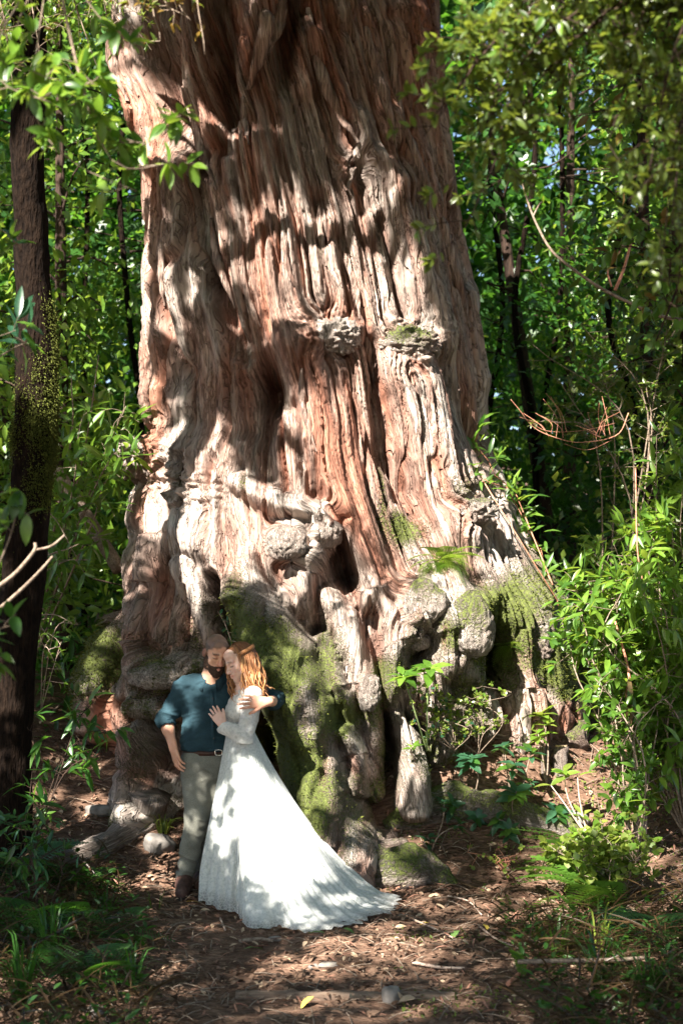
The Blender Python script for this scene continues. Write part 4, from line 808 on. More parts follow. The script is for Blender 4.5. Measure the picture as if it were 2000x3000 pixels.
s.cone(LSw, LEw, .052, .052, .02); s.cone(LEw + [0.0, 0, -.012], LEw + (LWw - LEw) * .5, .055, .046, .015); s.cone(LEw + (LWw - LEw) * .5, LEw + (LWw - LEw) * .97 + [0, 0, -.012], .044, .044, .012)
s.cone(nbw + [0, 0, .02], nbw + [0, 0, .1], .05, .06, .01, '-'); s.cut(J(703, 2172, 10.93), (0, 0, -1)); s.cone(LEw + (LWw - LEw) * .8, LEw + (LWw - LEw) * 1.3, .03, .042, .004, '-')
V, Q = s.mesh(); V = creases(V, Q, 61, .0045, (.10, .10, .04), .6); V = creases(V, Q, 63, .002, (.03, .03, .02), -.6); V = relax(V, Q, 1, .4)
HEADS.append(V); me = mesh_np('bodice', V - wo, Q, [M_LACE]); color_attr(me, 'sheer', np.zeros((len(V), 3)) + .0); link('bodice', me, dress)
mb = MB(); mb.add(*ring(J(703, 2170, 10.93), .093, .107, .008, .006, 60, .004)); sash = link('sash', mb.mesh('sash', [M_DRESS], wo), dress)
# skirt with its train
hemP = [(583, 2655), (600, 2668), (640, 2678), (690, 2688), (715, 2722), (735, 2736), (780, 2738), (830, 2730), (868, 2742), (895, 2757), (940, 2745), (990, 2733), (1030, 2722), (1060, 2722), (1090, 2702), (1120, 2690), (1145, 2690), (1175, 2655), (1184, 2641)]
hem = [np.array(hit(x, y)) for x, y in hemP]
hem += [np.array(hit(1130, 2633)), np.array(hit(1060, 2618)), np.array([-.20, 11.12, 0]), np.array([-.45, 11.17, 0]), np.array([-.70, 11.16, 0]), np.array([-.86, 11.08, 0])]
hem = np.array(hem); cen = np.array([J(703, 2168, 10.93)[0], 10.93]); wc = J(703, 2171, 10.93)
NA, NT = 420, 150
hl_ = np.vstack([hem, hem[:1]]); dl = np.r_[0, np.cumsum(np.linalg.norm(np.diff(hl_[:, :2], axis=0), axis=1))]; tt = np.linspace(0, dl[-1], NA, endpoint=False)
hx, hy = np.interp(tt, dl, hl_[:, 0]), np.interp(tt, dl, hl_[:, 1])
ker = np.array([1, 2, 3, 2, 1]) / 9.; sm = lambda a: np.convolve(np.r_[a[-2:], a, a[:2]], ker, 'valid'); hx, hy = sm(hx), sm(hy)
scal = .014 * np.sin(tt / dl[-1] * 2 * math.pi * 46) ; rad = np.hypot(hx - cen[0], hy - cen[1]); hx += (hx - cen[0]) / rad * scal; hy += (hy - cen[1]) / rad * scal
an = np.unwrap(np.arctan2(hy - cen[1], hx - cen[0])); rad = np.hypot(hx - cen[0], hy - cen[1]); T = np.linspace(0, 1, NT)[:, None]
reach = np.clip((rad - .30) / .75, 0, 1); fr = .84 - .20 * reach; zr_ = .50 - .48 * reach; h0 = wc[2] - ground_h(hx, hy)
wx, wy = .098 * np.cos(an), .112 * np.sin(an); ex, ey = hx - cen[0], hy - cen[1]
f1 = fr * 1.0
X = cen[0] + (1 - T) ** 2 * wx + 2 * T * (1 - T) * (wx + (ex - wx) * f1 * .93) + T ** 2 * ex
Y = cen[1] + (1 - T) ** 2 * wy + 2 * T * (1 - T) * (wy + (ey - wy) * f1 * .93) + T ** 2 * ey
Zc = (1 - T) ** 2 * h0 + 2 * T * (1 - T) * (zr_ * h0) + T ** 2 * .006
ca_, sa_ = np.cos(an), np.sin(an)
wob = .5 * n3(ca_ * 1.5 + 0 * T, sa_ * 1.5 + 0 * T, T * 2.2 + 0 * ca_, 79); cw, sw = np.cos(an + wob * .5), np.sin(an + wob * .5)
fo = .75 * n3(cw * 2.6 + 0 * T, sw * 2.6 + 0 * T, T * 1.1 + 0 * ca_, 71) + .42 * n3(cw * 5.5 + 0 * T, sw * 5.5 + 0 * T, T * 1.7 + 0 * ca_, 72) + .09 * (1 - 2 * np.abs(n3(cw * 11 + 0 * T, sw * 11 + 0 * T, T * 2.4 + 0 * ca_, 73))) * sstep(-.3, .4, n3(ca_ * 2 + 0 * T, sa_ * 2 + 0 * T, T * 2 + 0 * ca_, 76))
A_ = (.010 + .115 * T ** 1.2) * (.7 + .6 * reach); up_ = sstep(.03, .25, Zc)
X = X + ca_ * fo * A_ * (.35 + .65 * up_) * .6; Y = Y + sa_ * fo * A_ * (.35 + .65 * up_) * .6
wr = fbm2(X * 9, Y * 9 + Zc * 6, 75, 3); gZ = ground_h(X, Y)
Zs = gZ + np.maximum(Zc + (1 - up_) * (.028 * np.maximum(fo, 0) * (1 - .6 * T ** 8) + .012 * np.maximum(wr, 0)), 0) + .014 + .01 * (1 - up_) * (1 + wr)
V = np.stack([X, Y, Zs], -1).reshape(-1, 3); i, j = np.meshgrid(np.arange(NT - 1), np.arange(NA), indexing='ij'); j2 = (j + 1) % NA
Q = np.stack([i * NA + j, (i + 1) * NA + j, (i + 1) * NA + j2, i * NA + j2], -1).reshape(-1, 4)
me = mesh_np('skirt', V - wo, Q, [M_LACE]); color_attr(me, 'sheer', np.repeat((sstep(.86, 1.0, np.broadcast_to(T, X.shape))).reshape(-1, 1), 3, 1)); link('skirt', me, dress)
SKIRT = V
# an opaque underskirt a little inside
V2 = np.stack([cen[0] + (X - cen[0]) * .95, cen[1] + (Y - cen[1]) * .95, np.maximum(Zs * .985, gZ + .008)], -1)[:int(NT * .9)].reshape(-1, 3); n2t = int(NT * .9)
i, j = np.meshgrid(np.arange(n2t - 1), np.arange(NA), indexing='ij'); j2 = (j + 1) % NA
me = mesh_np('underskirt', V2 - wo, np.stack([i * NA + j, (i + 1) * NA + j, (i + 1) * NA + j2, i * NA + j2], -1).reshape(-1, 4), [M_DRESS]); color_attr(me, 'sheer', np.zeros((len(V2), 3))); link('underskirt', me, dress)
PEOPLE_PTS = np.concatenate([SKIRT, V_sh] + HEADS)
# ------------------------------------------------------------------ leaves
def leaf_geo(L=1.0, W=.3, n=4, fold=.25, droop=.25, tip=1.0, wave=0, base=.12):
    """a leaf along +Y with its face up (+Z): midrib fold, droop, pointed end; closed thin shell is not needed for a blade"""
    V, Q = [], []
    for k in range(n + 1):
        t = k / n; wd = W * .5 * (math.sin(math.pi * min(1, t ** .85 * .97 + .03)) ** tip); z = -droop * L * t * t
        z2 = z + fold * wd + wave * math.sin(k * 2.4) * wd
        V += [(-wd, t * L, z2), (0, t * L, z), (wd, t * L, z2)]
    for k in range(n):
        a = k * 3; Q += [(a, a + 1, a + 4, a + 3), (a + 1, a + 2, a + 5, a + 4)]
    return np.array(V, np.float32), np.array(Q, np.int32)
KITE = (np.array([(0, 0, 0), (-.27, .5, .07), (0, 1, -.06), (.27, .5, .07)], np.float32), np.array([(0, 3, 2, 1)], np.int32))
LG = {'kite': KITE, 'lance': leaf_geo(1, .24, 6, .35, .22, .9, .12), 'oval': leaf_geo(1, .40, 5, .3, .2, .8), 'round': leaf_geo(1, .85, 4, .12, .08, .6), 'broad': leaf_geo(1, .46, 5, .25, .3, .85, .08), 'card': leaf_geo(1, .55, 2, .3, .2, .8), 'strap': leaf_geo(1, .13, 6, .4, .35, .7), 'blade': leaf_geo(1, .045, 5, .4, .45, .6)}
def frames(Dr, Up):
    Dr = Dr / (np.linalg.norm(Dr, axis=1)[:, None] + 1e-9); X = np.cross(Dr, Up); X /= np.linalg.norm(X, axis=1)[:, None] + 1e-9; Z = np.cross(X, Dr)
    return np.stack([X, Dr, Z], -1)   # columns: local x, y, z
def leaves_into(mb, kind, P, Dr, Up, L, shade=None):
    g, q = LG[kind]; n = len(P)
    if n == 0: return
    Rm = frames(np.asarray(Dr, float), np.asarray(Up, float)); V = np.einsum('nij,vj->nvi', Rm, g) * np.asarray(L)[:, None, None] + np.asarray(P)[:, None, :]
    Q = (q[None] + (np.arange(n) * len(g))[:, None, None]).reshape(-1, 4); sh = rng.uniform(0, 1, n) if shade is None else shade
    mb.add(V.reshape(-1, 3), Q, None, np.repeat(np.stack([sh] * 3, -1), len(g), 0))
GREEN = dict(
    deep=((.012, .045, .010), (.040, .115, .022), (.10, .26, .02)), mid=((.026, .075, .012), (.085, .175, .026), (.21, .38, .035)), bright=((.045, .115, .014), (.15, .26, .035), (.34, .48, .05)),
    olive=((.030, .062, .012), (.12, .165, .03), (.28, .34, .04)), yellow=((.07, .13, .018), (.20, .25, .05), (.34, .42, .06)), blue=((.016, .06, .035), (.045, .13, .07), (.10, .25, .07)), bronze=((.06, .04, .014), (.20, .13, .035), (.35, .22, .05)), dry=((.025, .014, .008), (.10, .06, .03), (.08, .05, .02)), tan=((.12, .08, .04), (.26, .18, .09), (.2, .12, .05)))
MLEAF, MLEAFT = {}, {}
def ML(k, t=False):
    d = MLEAFT if t else MLEAF
    if k not in d: d[k] = leaf_mat(k + '_leaf' + ('_mass' if t else ''), *GREEN[k], .36, t, .38)
    return d[k]
M_TWIG = plain_mat('twig_bark', (.10, .07, .05), (.26, .20, .155), 60, .8, .4); M_PALE = plain_mat('pale_twig', (.30, .21, .16), (.52, .40, .33), 60, .7, .3); M_REDT = plain_mat('red_twig', (.28, .10, .06), (.48, .24, .16), 60, .6, .3)
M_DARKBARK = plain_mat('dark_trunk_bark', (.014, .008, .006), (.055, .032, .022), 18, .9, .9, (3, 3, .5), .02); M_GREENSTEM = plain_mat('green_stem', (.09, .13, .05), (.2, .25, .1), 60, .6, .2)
# ------------------------------------------------------------------ wanted sun patches that shape the unseen shade leaves
SPOTS = [  # measured on the photograph: where sunlight reaches bark, clothes and ground (x, y, rx, ry, strength)
    (625, 2110, 60, 110, -.3), (600, 1930, 50, 50, -.25), (590, 2050, 30, 24, .7), (580, 2088, 22, 34, .9), (487, 2085, 20, 34, .9), (740, 2450, 150, 260, .34), (860, 1980, 120, 200, .30), (920, 2280, 110, 200, .35), (840, 1900, 40, 60, .6), (900, 2020, 50, 60, .6), (960, 2160, 50, 60, .6), (880, 2330, 50, 50, .6), (1000, 2430, 50, 60, .6), (960, 2500, 60, 50, .5), (1540, 2240, 240, 110, 1.0), (1700, 2340, 150, 90, .8), (1330, 2250, 120, 70, .8), (1120, 2300, 70, 60, .6), (1060, 2380, 60, 50, .5), (300, 1880, 50, 100, .5), (540, 1450, 200, 200, .42), (1050, 1400, 330, 330, .42), (1300, 1680, 260, 200, .3), (880, 2150, 110, 330, .28), (1620, 1980, 70, 160, .4), (280, 2080, 30, 90, .6), (200, 2200, 60, 30, .5), (130, 2330, 70, 30, .5), (260, 2500, 80, 30, .5),
    (1365, 620, 105, 480, -1.3), (1420, 1050, 60, 160, -.8), (700, 180, 400, 120, -.4), (440, 720, 42, 230, .95), (430, 1180, 50, 120, .6), (800, 640, 150, 90, .9), (900, 720, 210, 110, .95), (690, 820, 110, 110, .45), (730, 620, 50, 50, .4), (1150, 820, 110, 150, 1), (1060, 540, 110, 90, .75), (1230, 960, 80, 110, .8), (900, 920, 200, 70, .65), (500, 860, 70, 120, .85), (630, 960, 90, 80, .3),
    (540, 1290, 120, 80, .9), (520, 1430, 110, 110, .75), (640, 1480, 120, 110, .65), (740, 1450, 60, 60, .6), (900, 1190, 110, 130, .95), (980, 1430, 130, 250, 1.1), (1180, 1230, 140, 240, 1.1), (1260, 1470, 170, 180, 1.1), (1090, 1650, 140, 130, 1.0), (1290, 1740, 190, 170, 1.1), (1500, 1680, 140, 200, 1.05), (1590, 1920, 110, 190, .95), (1430, 1830, 60, 60, .4), (890, 1590, 110, 100, 1), (650, 1620, 110, 110, .8), (500, 1700, 60, 110, .65), (560, 1790, 70, 70, .5), (310, 1880, 50, 100, .75), (290, 2000, 40, 60, .4),
    (880, 1760, 80, 60, .7), (930, 1930, 70, 80, .75), (840, 1880, 40, 50, .4), (950, 2080, 70, 90, .6), (860, 2060, 40, 60, .4), (930, 2300, 90, 110, .75), (910, 2420, 80, 60, .5), (1090, 1970, 80, 140, .9), (1050, 1830, 50, 70, .9), (1230, 2060, 130, 140, 1.3), (1220, 2230, 110, 130, 1.3), (1180, 1930, 60, 60, .8), (1350, 2130, 110, 80, 1.2), (1470, 2230, 220, 90, 1.2), (1700, 2240, 170, 120, 1.1), (560, 2000, 70, 40, .75), (450, 2280, 30, 25, .6), (470, 2340, 40, 30, .5),
    (738, 2030, 55, 50, 1.1), (585, 1995, 25, 30, .7), (590, 2050, 40, 30, .55), (580, 2085, 24, 34, .85), (485, 2080, 24, 34, 1), (490, 2125, 20, 20, .6), (545, 2110, 14, 30, .5), (712, 2150, 40, 22, .8), (745, 2260, 40, 120, 1.1), (670, 2440, 36, 40, 1.1), (765, 2410, 40, 50, .8), (790, 2500, 40, 60, 1.0), (850, 2570, 70, 70, .9), (800, 2640, 50, 30, .5), (950, 2640, 90, 30, .6), (1090, 2650, 70, 20, .7), (900, 2700, 60, 25, .35), (728, 1985, 34, 40, .9), (560, 2030, 30, 30, .5), (640, 2140, 20, 20, .6),
    (1060, 2790, 120, 34, 1.1), (1120, 2725, 80, 24, 1.1), (1270, 2790, 120, 50, 1.1), (850, 2840, 100, 28, 1.0), (1030, 2880, 70, 22, 1.1), (880, 2960, 70, 22, .9), (1300, 2965, 60, 22, .9), (1200, 2660, 70, 34, 1.0), (1120, 2560, 60, 60, .8), (1170, 2490, 80, 50, .8), (1380, 2660, 60, 40, .6), (1480, 2720, 70, 40, .8), (720, 2850, 60, 24, .7), (1180, 2600, 40, 30, .8), (1090, 2540, 40, 40, .8),
    (290, 2370, 80, 40, 1.1), (400, 2370, 30, 30, .8), (440, 2440, 60, 40, 1), (470, 2500, 50, 50, 1.1), (470, 2580, 60, 36, 1), (330, 2590, 70, 36, .9), (210, 2430, 80, 20, .4), (150, 2050, 60, 20, .35), (120, 2170, 30, 20, .3),
    (1780, 1870, 170, 250, .95), (1880, 1600, 130, 250, .9), (1760, 2490, 190, 120, 1.2), (1840, 2250, 120, 180, .7), (1640, 2620, 120, 70, .9), (1740, 2720, 130, 60, .7), (1700, 1180, 180, 160, .75), (1680, 1000, 160, 120, .6), (1720, 700, 250, 200, .9), (1720, 1080, 120, 120, .9), (1450, 380, 260, 260, .6), (1800, 300, 280, 280, .6), (1540, 720, 40, 160, .6), (1480, 1330, 50, 160, .8), (1440, 1200, 20, 120, .6),
    (250, 520, 190, 260, .8), (300, 900, 110, 300, .6), (300, 1150, 130, 250, .5), (280, 1580, 130, 120, .55), (330, 2130, 100, 70, .45), (110, 1250, 70, 120, .5), (500, 320, 110, 140, .7), (330, 330, 120, 230, .8), (150, 100, 200, 150, .6), (1440, 960, 80, 60, -.3), (800, 1130, 70, 70, -.9), (770, 1290, 60, 120, -.7), (600, 1110, 100, 60, -.5), (1130, 1300, 24, 200, -.4), (1000, 1640, 50, 80, -.5), (1100, 2230, 80, 80, -.5), (1560, 1500, 60, 160, -.2),
]
sv = np.array(SUN); sa = np.cross(sv, [0, 0, 1]); sa /= np.linalg.norm(sa); sbv = np.cross(sa, sv)
bgX, bgZ = np.meshgrid(np.linspace(-7, 7, 240), np.linspace(.5, 8.5, 180)); BGP = np.stack([bgX, np.full_like(bgX, 17.5), bgZ], -1).reshape(-1, 3)
mgX, mgZ = np.meshgrid(np.linspace(-3.2, 3.2, 200), np.linspace(0, 5.4, 180)); MGP = np.stack([mgX, np.where(mgX > 1.2, 11.6, np.where(mgX < -1.3, 12.8, 30)), mgZ], -1).reshape(-1, 3); MGP = MGP[MGP[:, 1] < 20]; mpx, mpy, _ = proj(MGP); MGP = MGP[((mpx > 1400 + .2 * np.maximum(mpy - 1200, 0)) | (mpx < 330)) & (mpy < 2300)]
ngx, ngy = np.meshgrid(np.arange(-150, 2150, 14), np.arange(-100, 960, 14)); ngm = ((ngx < 600) & (ngy < 600)) | (ngx > 1230); NGP = np.array([at(x_, y_, 6.2) for x_, y_ in zip(ngx[ngm], ngy[ngm])])
RP = np.concatenate([NGP, TV[(front.ravel() > .1)], GROUND_PTS, PEOPLE_PTS, BGP, MGP]); dsun = RP @ sv
CE = .045; A0, B0 = (RP @ sa).min() - .3, (RP @ sbv).min() - .3; NA_, NB_ = int(((RP @ sa).max() + .3 - A0) / CE), int(((RP @ sbv).max() + .3 - B0) / CE)
ia = ((RP @ sa - A0) / CE).astype(int); ib = ((RP @ sbv - B0) / CE).astype(int); ok = (ia >= 0) & (ia < NA_) & (ib >= 0) & (ib < NB_)
rpx, rpy, rd_ = proj(RP); Lv = np.full(len(RP), .03)
for x, y, rx, ry, k in SPOTS: Lv += k * np.exp(-(((rpx - x) / rx) ** 2 + ((rpy - y) / ry) ** 2) ** 1.4)
brk = (.72 * fbm2(rpx / 34, rpy / 34, 101, 3)) + .12 * n2(rpx / 120, rpy / 120, 102); Lv = sstep(.13, .60, Lv + brk * (.35 + .65 * np.clip(1.15 - Lv, 0, 1)))
o = np.argsort(dsun[ok]); Lm = np.full((NA_, NB_), np.nan); Lm[ia[ok][o], ib[ok][o]] = Lv[ok][o]
for _ in range(10):   # close the gaps between samples
    nanm = np.isnan(Lm); acc = np.zeros_like(Lm); cn = np.zeros_like(Lm)
    for dx, dy in ((1, 0), (-1, 0), (0, 1), (0, -1)):
        r_ = np.roll(np.roll(Lm, dx, 0), dy, 1); g_ = ~np.isnan(r_); acc[g_] += r_[g_]; cn[g_] += 1
    f_ = nanm & (cn > 0); Lm[f_] = acc[f_] / cn[f_]
valid = ~np.isnan(Lm); Lm[~valid] = .12
# added leaves out of the frame above the left tree, placed to cast the dapples
n = 360000
vi = np.stack(np.nonzero(valid), -1); vi = vi[rng.integers(0, len(vi), n)]; ca = A0 + (vi[:, 0] + rng.uniform(0, 1, n)) * CE; cb = B0 + (vi[:, 1] + rng.uniform(0, 1, n)) * CE
print('roof area', valid.sum() * CE * CE)
tdist = rng.uniform(6.4, 9.0, n); base_d = 4.0
lv_ = Lm[((ca - A0) / CE).astype(int), ((cb - B0) / CE).astype(int)]
# distance along the sun ray is counted from a plane near the trunk face
P0 = ca[:, None] * sa + cb[:, None] * sbv; tpl = (12.3 - P0[:, 1]) / sv[1]; Pc = P0 + (tpl + tdist)[:, None] * sv
px_, py_, dd_ = proj(Pc); vis = (dd_ > .2) & (px_ > -260) & (px_ < 2260) & (py_ > -260) & (py_ < 3260)
print('vis', vis.mean(), 'lit', lv_.mean(), 'low', (Pc[:,2]<2.4).mean(), Pc.min(0), Pc.max(0))
keep = (rng.uniform(0, 1, n) < -np.log(np.maximum(lv_, .03)) / 3.3) & ~vis & (Pc[:, 2] > 2.4)
Pc = Pc[keep]; tgt = min(len(Pc), 205000); print('roof leaves', len(Pc), tgt); Pc = Pc[rng.choice(len(Pc), tgt, replace=False)]; nl_ = len(Pc)
Dr = rng.normal(size=(nl_, 3)); Up = sv[None] + .55 * rng.normal(size=(nl_, 3))
mb = MB(); leaves_into(mb, 'kite', Pc - .06 * Dr / np.linalg.norm(Dr, axis=1)[:, None], Dr, Up, rng.uniform(.075, .12, nl_))
# unseen roof added overhead to cut sky light, thinned for the wanted sunbeams
nR = 170000; Pr = np.stack([rng.uniform(-11, 10, nR), rng.uniform(-7, 15, nR), rng.uniform(7.0, 12.5, nR)], -1)
i1 = ((Pr @ sa - A0) / CE).astype(int); i2 = ((Pr @ sbv - B0) / CE).astype(int); okr = (i1 >= 0) & (i1 < NA_) & (i2 >= 0) & (i2 < NB_); lr = np.zeros(nR); lr[okr] = np.where(valid[i1[okr], i2[okr]], Lm[i1[okr], i2[okr]], 0)
px_, py_, dd_ = proj(Pr); vis = (dd_ > .2) & (px_ > -300) & (px_ < 2300) & (py_ > -300) & (py_ < 3300); cl_ = n3(Pr[:, 0] / 1.6, Pr[:, 1] / 1.6, Pr[:, 2] / 1.6, 181)
Pr = Pr[(rng.uniform(0, 1, nR) > np.minimum(1, lr * 3)) & ~vis & (cl_ > -.25)][:64000]; nR = len(Pr)
mb2 = MB(); leaves_into(mb2, 'kite', Pr, rng.normal(size=(nR, 3)), np.array([0, 0, 1.0]) + .6 * rng.normal(size=(nR, 3)), rng.uniform(.20, .34, nR)); roof_mesh = mb2.mesh('unseen_shade_roof', [ML('deep', True)])
link('unseen_shade_roof', roof_mesh, kind='stuff', label='unseen leaves added high over the path to block sky light')
ltx = hit(30, 2330); ltx = Vector((-2.28, 11.25, gz(-2.28, 11.25)))
ltree = thing('forest_tree', 'dark mossy trunk at the left edge of the view, unseen added crown above shaped to dapple the sunlight', 'tree', ltx)
link('crown', mb.mesh('crown', [ML('deep', True)], ltx), ltree, kind='stuff')  # unseen shade leaves added to this tree, thinned to the wanted sun patches
tp = [at(18, 2420, 11.25), at(40, 2000, 11.25), at(88, 1500, 11.25), at(106, 1150, 11.2), at(98, 800, 11.2), at(78, 400, 11.1), at(72, 0, 11.1), Vector((-2.6, 10.6, 7.5)), Vector((-4.4, 9.6, 9.4))]
mb = MB(); tube(mb, tp, [.17, .14, .135, .14, .12, .11, .11, .11, .05], 26, 110); Vt = np.concatenate(mb.V)
ctr = catmull(tp, 110); kk = np.minimum(np.arange(len(Vt)) // 26, 109); dv = Vt - ctr[kk]; Vt = ctr[kk] + dv * (1 + .22 * fbm3(Vt * [1, 1, .35], .09, 111, 3) + .06 * rdg(np.arctan2(dv[:, 1], dv[:, 0]) * 5, Vt[:, 2] * .7, 112))[:, None]
mt = mesh_np('trunk', Vt - np.array(ltx), [mb.Q[0], mb.T[0]], [M_BARK]); mossf = np.clip(.05 + .35 * sstep(2.6, 3.6, 0) + .5 * fbm3(Vt, .2, 113, 3) + .45 * np.exp(-((Vt[:, 2] - 2.9) / .45) ** 2), 0, 1)
color_attr(mt, 'bk', np.stack([np.clip(.75 + .5 * fbm3(Vt, .3, 114), 0, 1), mossf, mossf * 0], -1)); ul = mt.uv_layers.new(name='UVMap'); lv = np.empty(len(mt.loops), np.int32); mt.loops.foreach_get('vertex_index', lv)
ul.data.foreach_set('uv', np.stack([np.arctan2(dv[:, 1], dv[:, 0]) * .3, Vt[:, 2]], -1).astype(np.float32)[lv].ravel())
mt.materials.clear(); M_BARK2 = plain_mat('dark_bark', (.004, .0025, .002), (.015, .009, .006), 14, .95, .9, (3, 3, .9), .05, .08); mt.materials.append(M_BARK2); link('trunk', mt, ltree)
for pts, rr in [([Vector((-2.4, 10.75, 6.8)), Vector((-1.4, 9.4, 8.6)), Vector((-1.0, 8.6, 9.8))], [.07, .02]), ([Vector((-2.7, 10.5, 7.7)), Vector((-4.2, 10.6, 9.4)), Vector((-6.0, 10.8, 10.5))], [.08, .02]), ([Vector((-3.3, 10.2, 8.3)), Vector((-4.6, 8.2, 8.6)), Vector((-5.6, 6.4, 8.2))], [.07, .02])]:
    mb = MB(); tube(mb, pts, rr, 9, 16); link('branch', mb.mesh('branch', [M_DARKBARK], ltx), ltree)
# moss cushions on this trunk: on the sunward bend and in patches
wv_ = np.exp(-((Vt[:, 2] - at(140, 1100, 11.1).z) / .28) ** 2) * sstep(-.1, .5, fbm3(Vt, .13, 119, 2)) * sstep(-.3, .5, dv[:, 0] / .14) + .35 * np.exp(-((Vt[:, 2] - at(120, 1330, 11.1).z) / .3) ** 2) * sstep(0, .4, fbm3(Vt, .13, 120, 2)) + 1e-6
mk_ = rng.choice(len(Vt), 22000, p=wv_ / wv_.sum(), replace=True); nn = dv[mk_] / (np.linalg.norm(dv[mk_], axis=1)[:, None] + 1e-6); mk_ = np.minimum(mk_, 26 * 109 - 2); uf = rng.uniform(0, 1, (22000, 1)); Pm = np.where((mk_ % 26 == 25)[:, None], Vt[mk_], Vt[mk_] * (1 - uf) + Vt[mk_ + 1] * uf) + rng.normal(size=(22000, 3)) * [.009, .009, .07] + nn * rng.uniform(-.012, .010, (22000, 1))
mb = MB(); leaves_into(mb, 'kite', Pm, nn * .5 + .5 * rng.normal(size=(22000, 3)) + [0, 0, -.8], rng.normal(size=(22000, 3)), rng.uniform(.010, .022, 22000)); link('moss', mb.mesh('moss', [M_MOSS], ltx), ltree, kind='stuff')
# ------------------------------------------------------------------ plants
LMESH = {}
def leaf_mesh(kind, mk):
    if (kind, mk) not in LMESH:
        g, q = LG[kind]; LMESH[kind, mk] = mesh_np('leaf', g, q, [ML(mk)])
    return LMESH[kind, mk]
def add_leaf(root, kind, mk, p, d, up, L, name='leaf'):
    Rm = frames(np.array([d], float), np.array([up], float))[0]; o = bpy.data.objects.new(name, leaf_mesh(kind, mk)); C.objects.link(o); o.parent = root
    o.matrix_local = Matrix.Translation(Vector(p) - root.location) @ (Matrix(Rm.tolist()).to_4x4() @ Matrix.Scale(L, 4)); return o
def stem_obj(root, pts, radii, m=None, name='stem', sides=6, n=None):
    mb = MB(); tube(mb, pts, radii, sides, n); return link(name, mb.mesh(name, [m or M_TWIG], root.location), root)
def whorl(root, p, axis, n, L, kind, mk, tilt=.5, jit=.2, mix=None):
    axis = Vector(axis).normalized(); u_ = axis.orthogonal().normalized(); v_ = axis.cross(u_); a0 = rng.uniform(0, 6.28)
    for k in range(n):
        a = a0 + 2 * math.pi * k / n + rng.normal() * .15; d = (u_ * math.cos(a) + v_ * math.sin(a)) + axis * (tilt + rng.normal() * jit); d = np.array(d) + rng.normal(size=3) * .08
        add_leaf(root, kind, mk if mix is None or rng.uniform() > .3 else mix, np.array(p) + np.array(axis) * rng.uniform(-.03, .01), d, np.array(axis) + rng.normal(size=3) * .15, L * rng.uniform(.7, 1.1))
PXM = lambda Y: Y / FPX          # metres per photograph pixel at distance Y
def sapling(name, label, base, heads, Y, kind, mk, mix=None, L=46, nl=8, stemm=None, r=.007, group=None, cat='sapling', ground=True, tilt=.35):
    """whorls of leaves on thin stems; base and heads in photograph pixels"""
    b = hit(*base) if ground else at(base[0], base[1], Y); Y = b.y if ground else Y; root = thing(name, label, cat, b, group)
    for h in heads:
        dy = h[2] if len(h) > 2 else rng.uniform(-.12, .12); p = at(h[0], h[1], Y + dy); mid = b.lerp(p, .55) + Vector((rng.normal() * .03, rng.normal() * .03, .02))
        stem_obj(root, [b, mid, p], [r, r * .8, r * .5], stemm or M_TWIG, n=9); n_ = h[3] if len(h) > 3 else nl; Ls = (h[4] if len(h) > 4 else L) * PXM(Y)
        whorl(root, p, (p - mid) + Vector((0, -.12, .2)), n_, Ls, kind, mk, tilt, .18, mix)
        if n_ > 5: whorl(root, p - Vector((0, 0, .03)), (p - mid) + Vector((0, -.1, .2)), max(3, n_ // 2), Ls * 1.05, kind, mk, .0, .18, mix)
    return root
def bush(name, label, cat, base, nodes, kind, mk, L, per, mix=None, stemm=None, r=.006, group=None, up=(0, -.2, 1), drop=.0, lim=300, twig_r=.0025, face=.3):
    """branches through 3-D nodes with leaves set along side twigs; the first `lim` leaves are objects"""
    root = thing(name, label, cat, base, group); cnt = 0; ex = MB()
    order = []
    for br in nodes:
        pts, nt_, spread = br[0], br[1], br[2]; Pb = catmull(pts, 24); stem_obj(root, pts, [r, r * .7, r * .35], stemm or M_TWIG, 'branch', n=14); tw = MB()
        for t_ in range(nt_):
            k = int(rng.uniform(4, 23.9)); p0 = Pb[k]; d = rng.normal(size=3); d[2] = d[2] * .6 + .15 - drop; d /= np.linalg.norm(d); d = d + (Pb[min(k + 1, 23)] - Pb[k - 1]) * 2; d /= np.linalg.norm(d); ln = spread * rng.uniform(.4, 1)
            p1 = p0 + d * ln * .5 + rng.normal(size=3) * ln * .06; p2 = p0 + d * ln + np.array([0, 0, -drop * ln]); tube(tw, [p0, p1, p2], [twig_r, twig_r * .6], 4, 5, cap=False); tp_ = catmull([p0, p1, p2], 10)
            for q_ in range(per):
                f = 1 - .6 * rng.uniform() ** 2.2; pp = tp_[int(f * 9)]; rad = rng.normal(size=3); rad -= d * (rad @ d); rad /= np.linalg.norm(rad) + 1e-6; dd = d * rng.uniform(.1, .75) + rad * rng.uniform(.6, 1.0); dd[2] -= drop * .6; order.append((pp, dd, np.array(up) + rng.normal(size=3) * face, L * rng.uniform(.6, 1.15)))
        if tw.n: link('twig', tw.mesh('twig', [stemm or M_TWIG], root.location), root, kind='stuff')
    idx = rng.permutation(len(order)); big = sorted(idx, key=lambda i_: -order[i_][3])
    for i_ in big[:lim]: pp, dd, uu, l_ = order[i_]; add_leaf(root, kind, mk if mix is None or rng.uniform() > .35 else mix, pp, dd, uu, l_)
    rest = [order[i_] for i_ in big[lim:]]
    if rest:
        mb = MB(); leaves_into(mb, kind, np.array([x[0] for x in rest]), np.array([x[1] for x in rest]), np.array([x[2] for x in rest]), np.array([x[3] for x in rest])); link('foliage', mb.mesh('foliage', [ML(mk, True)], root.location), root, kind='stuff')
    return root
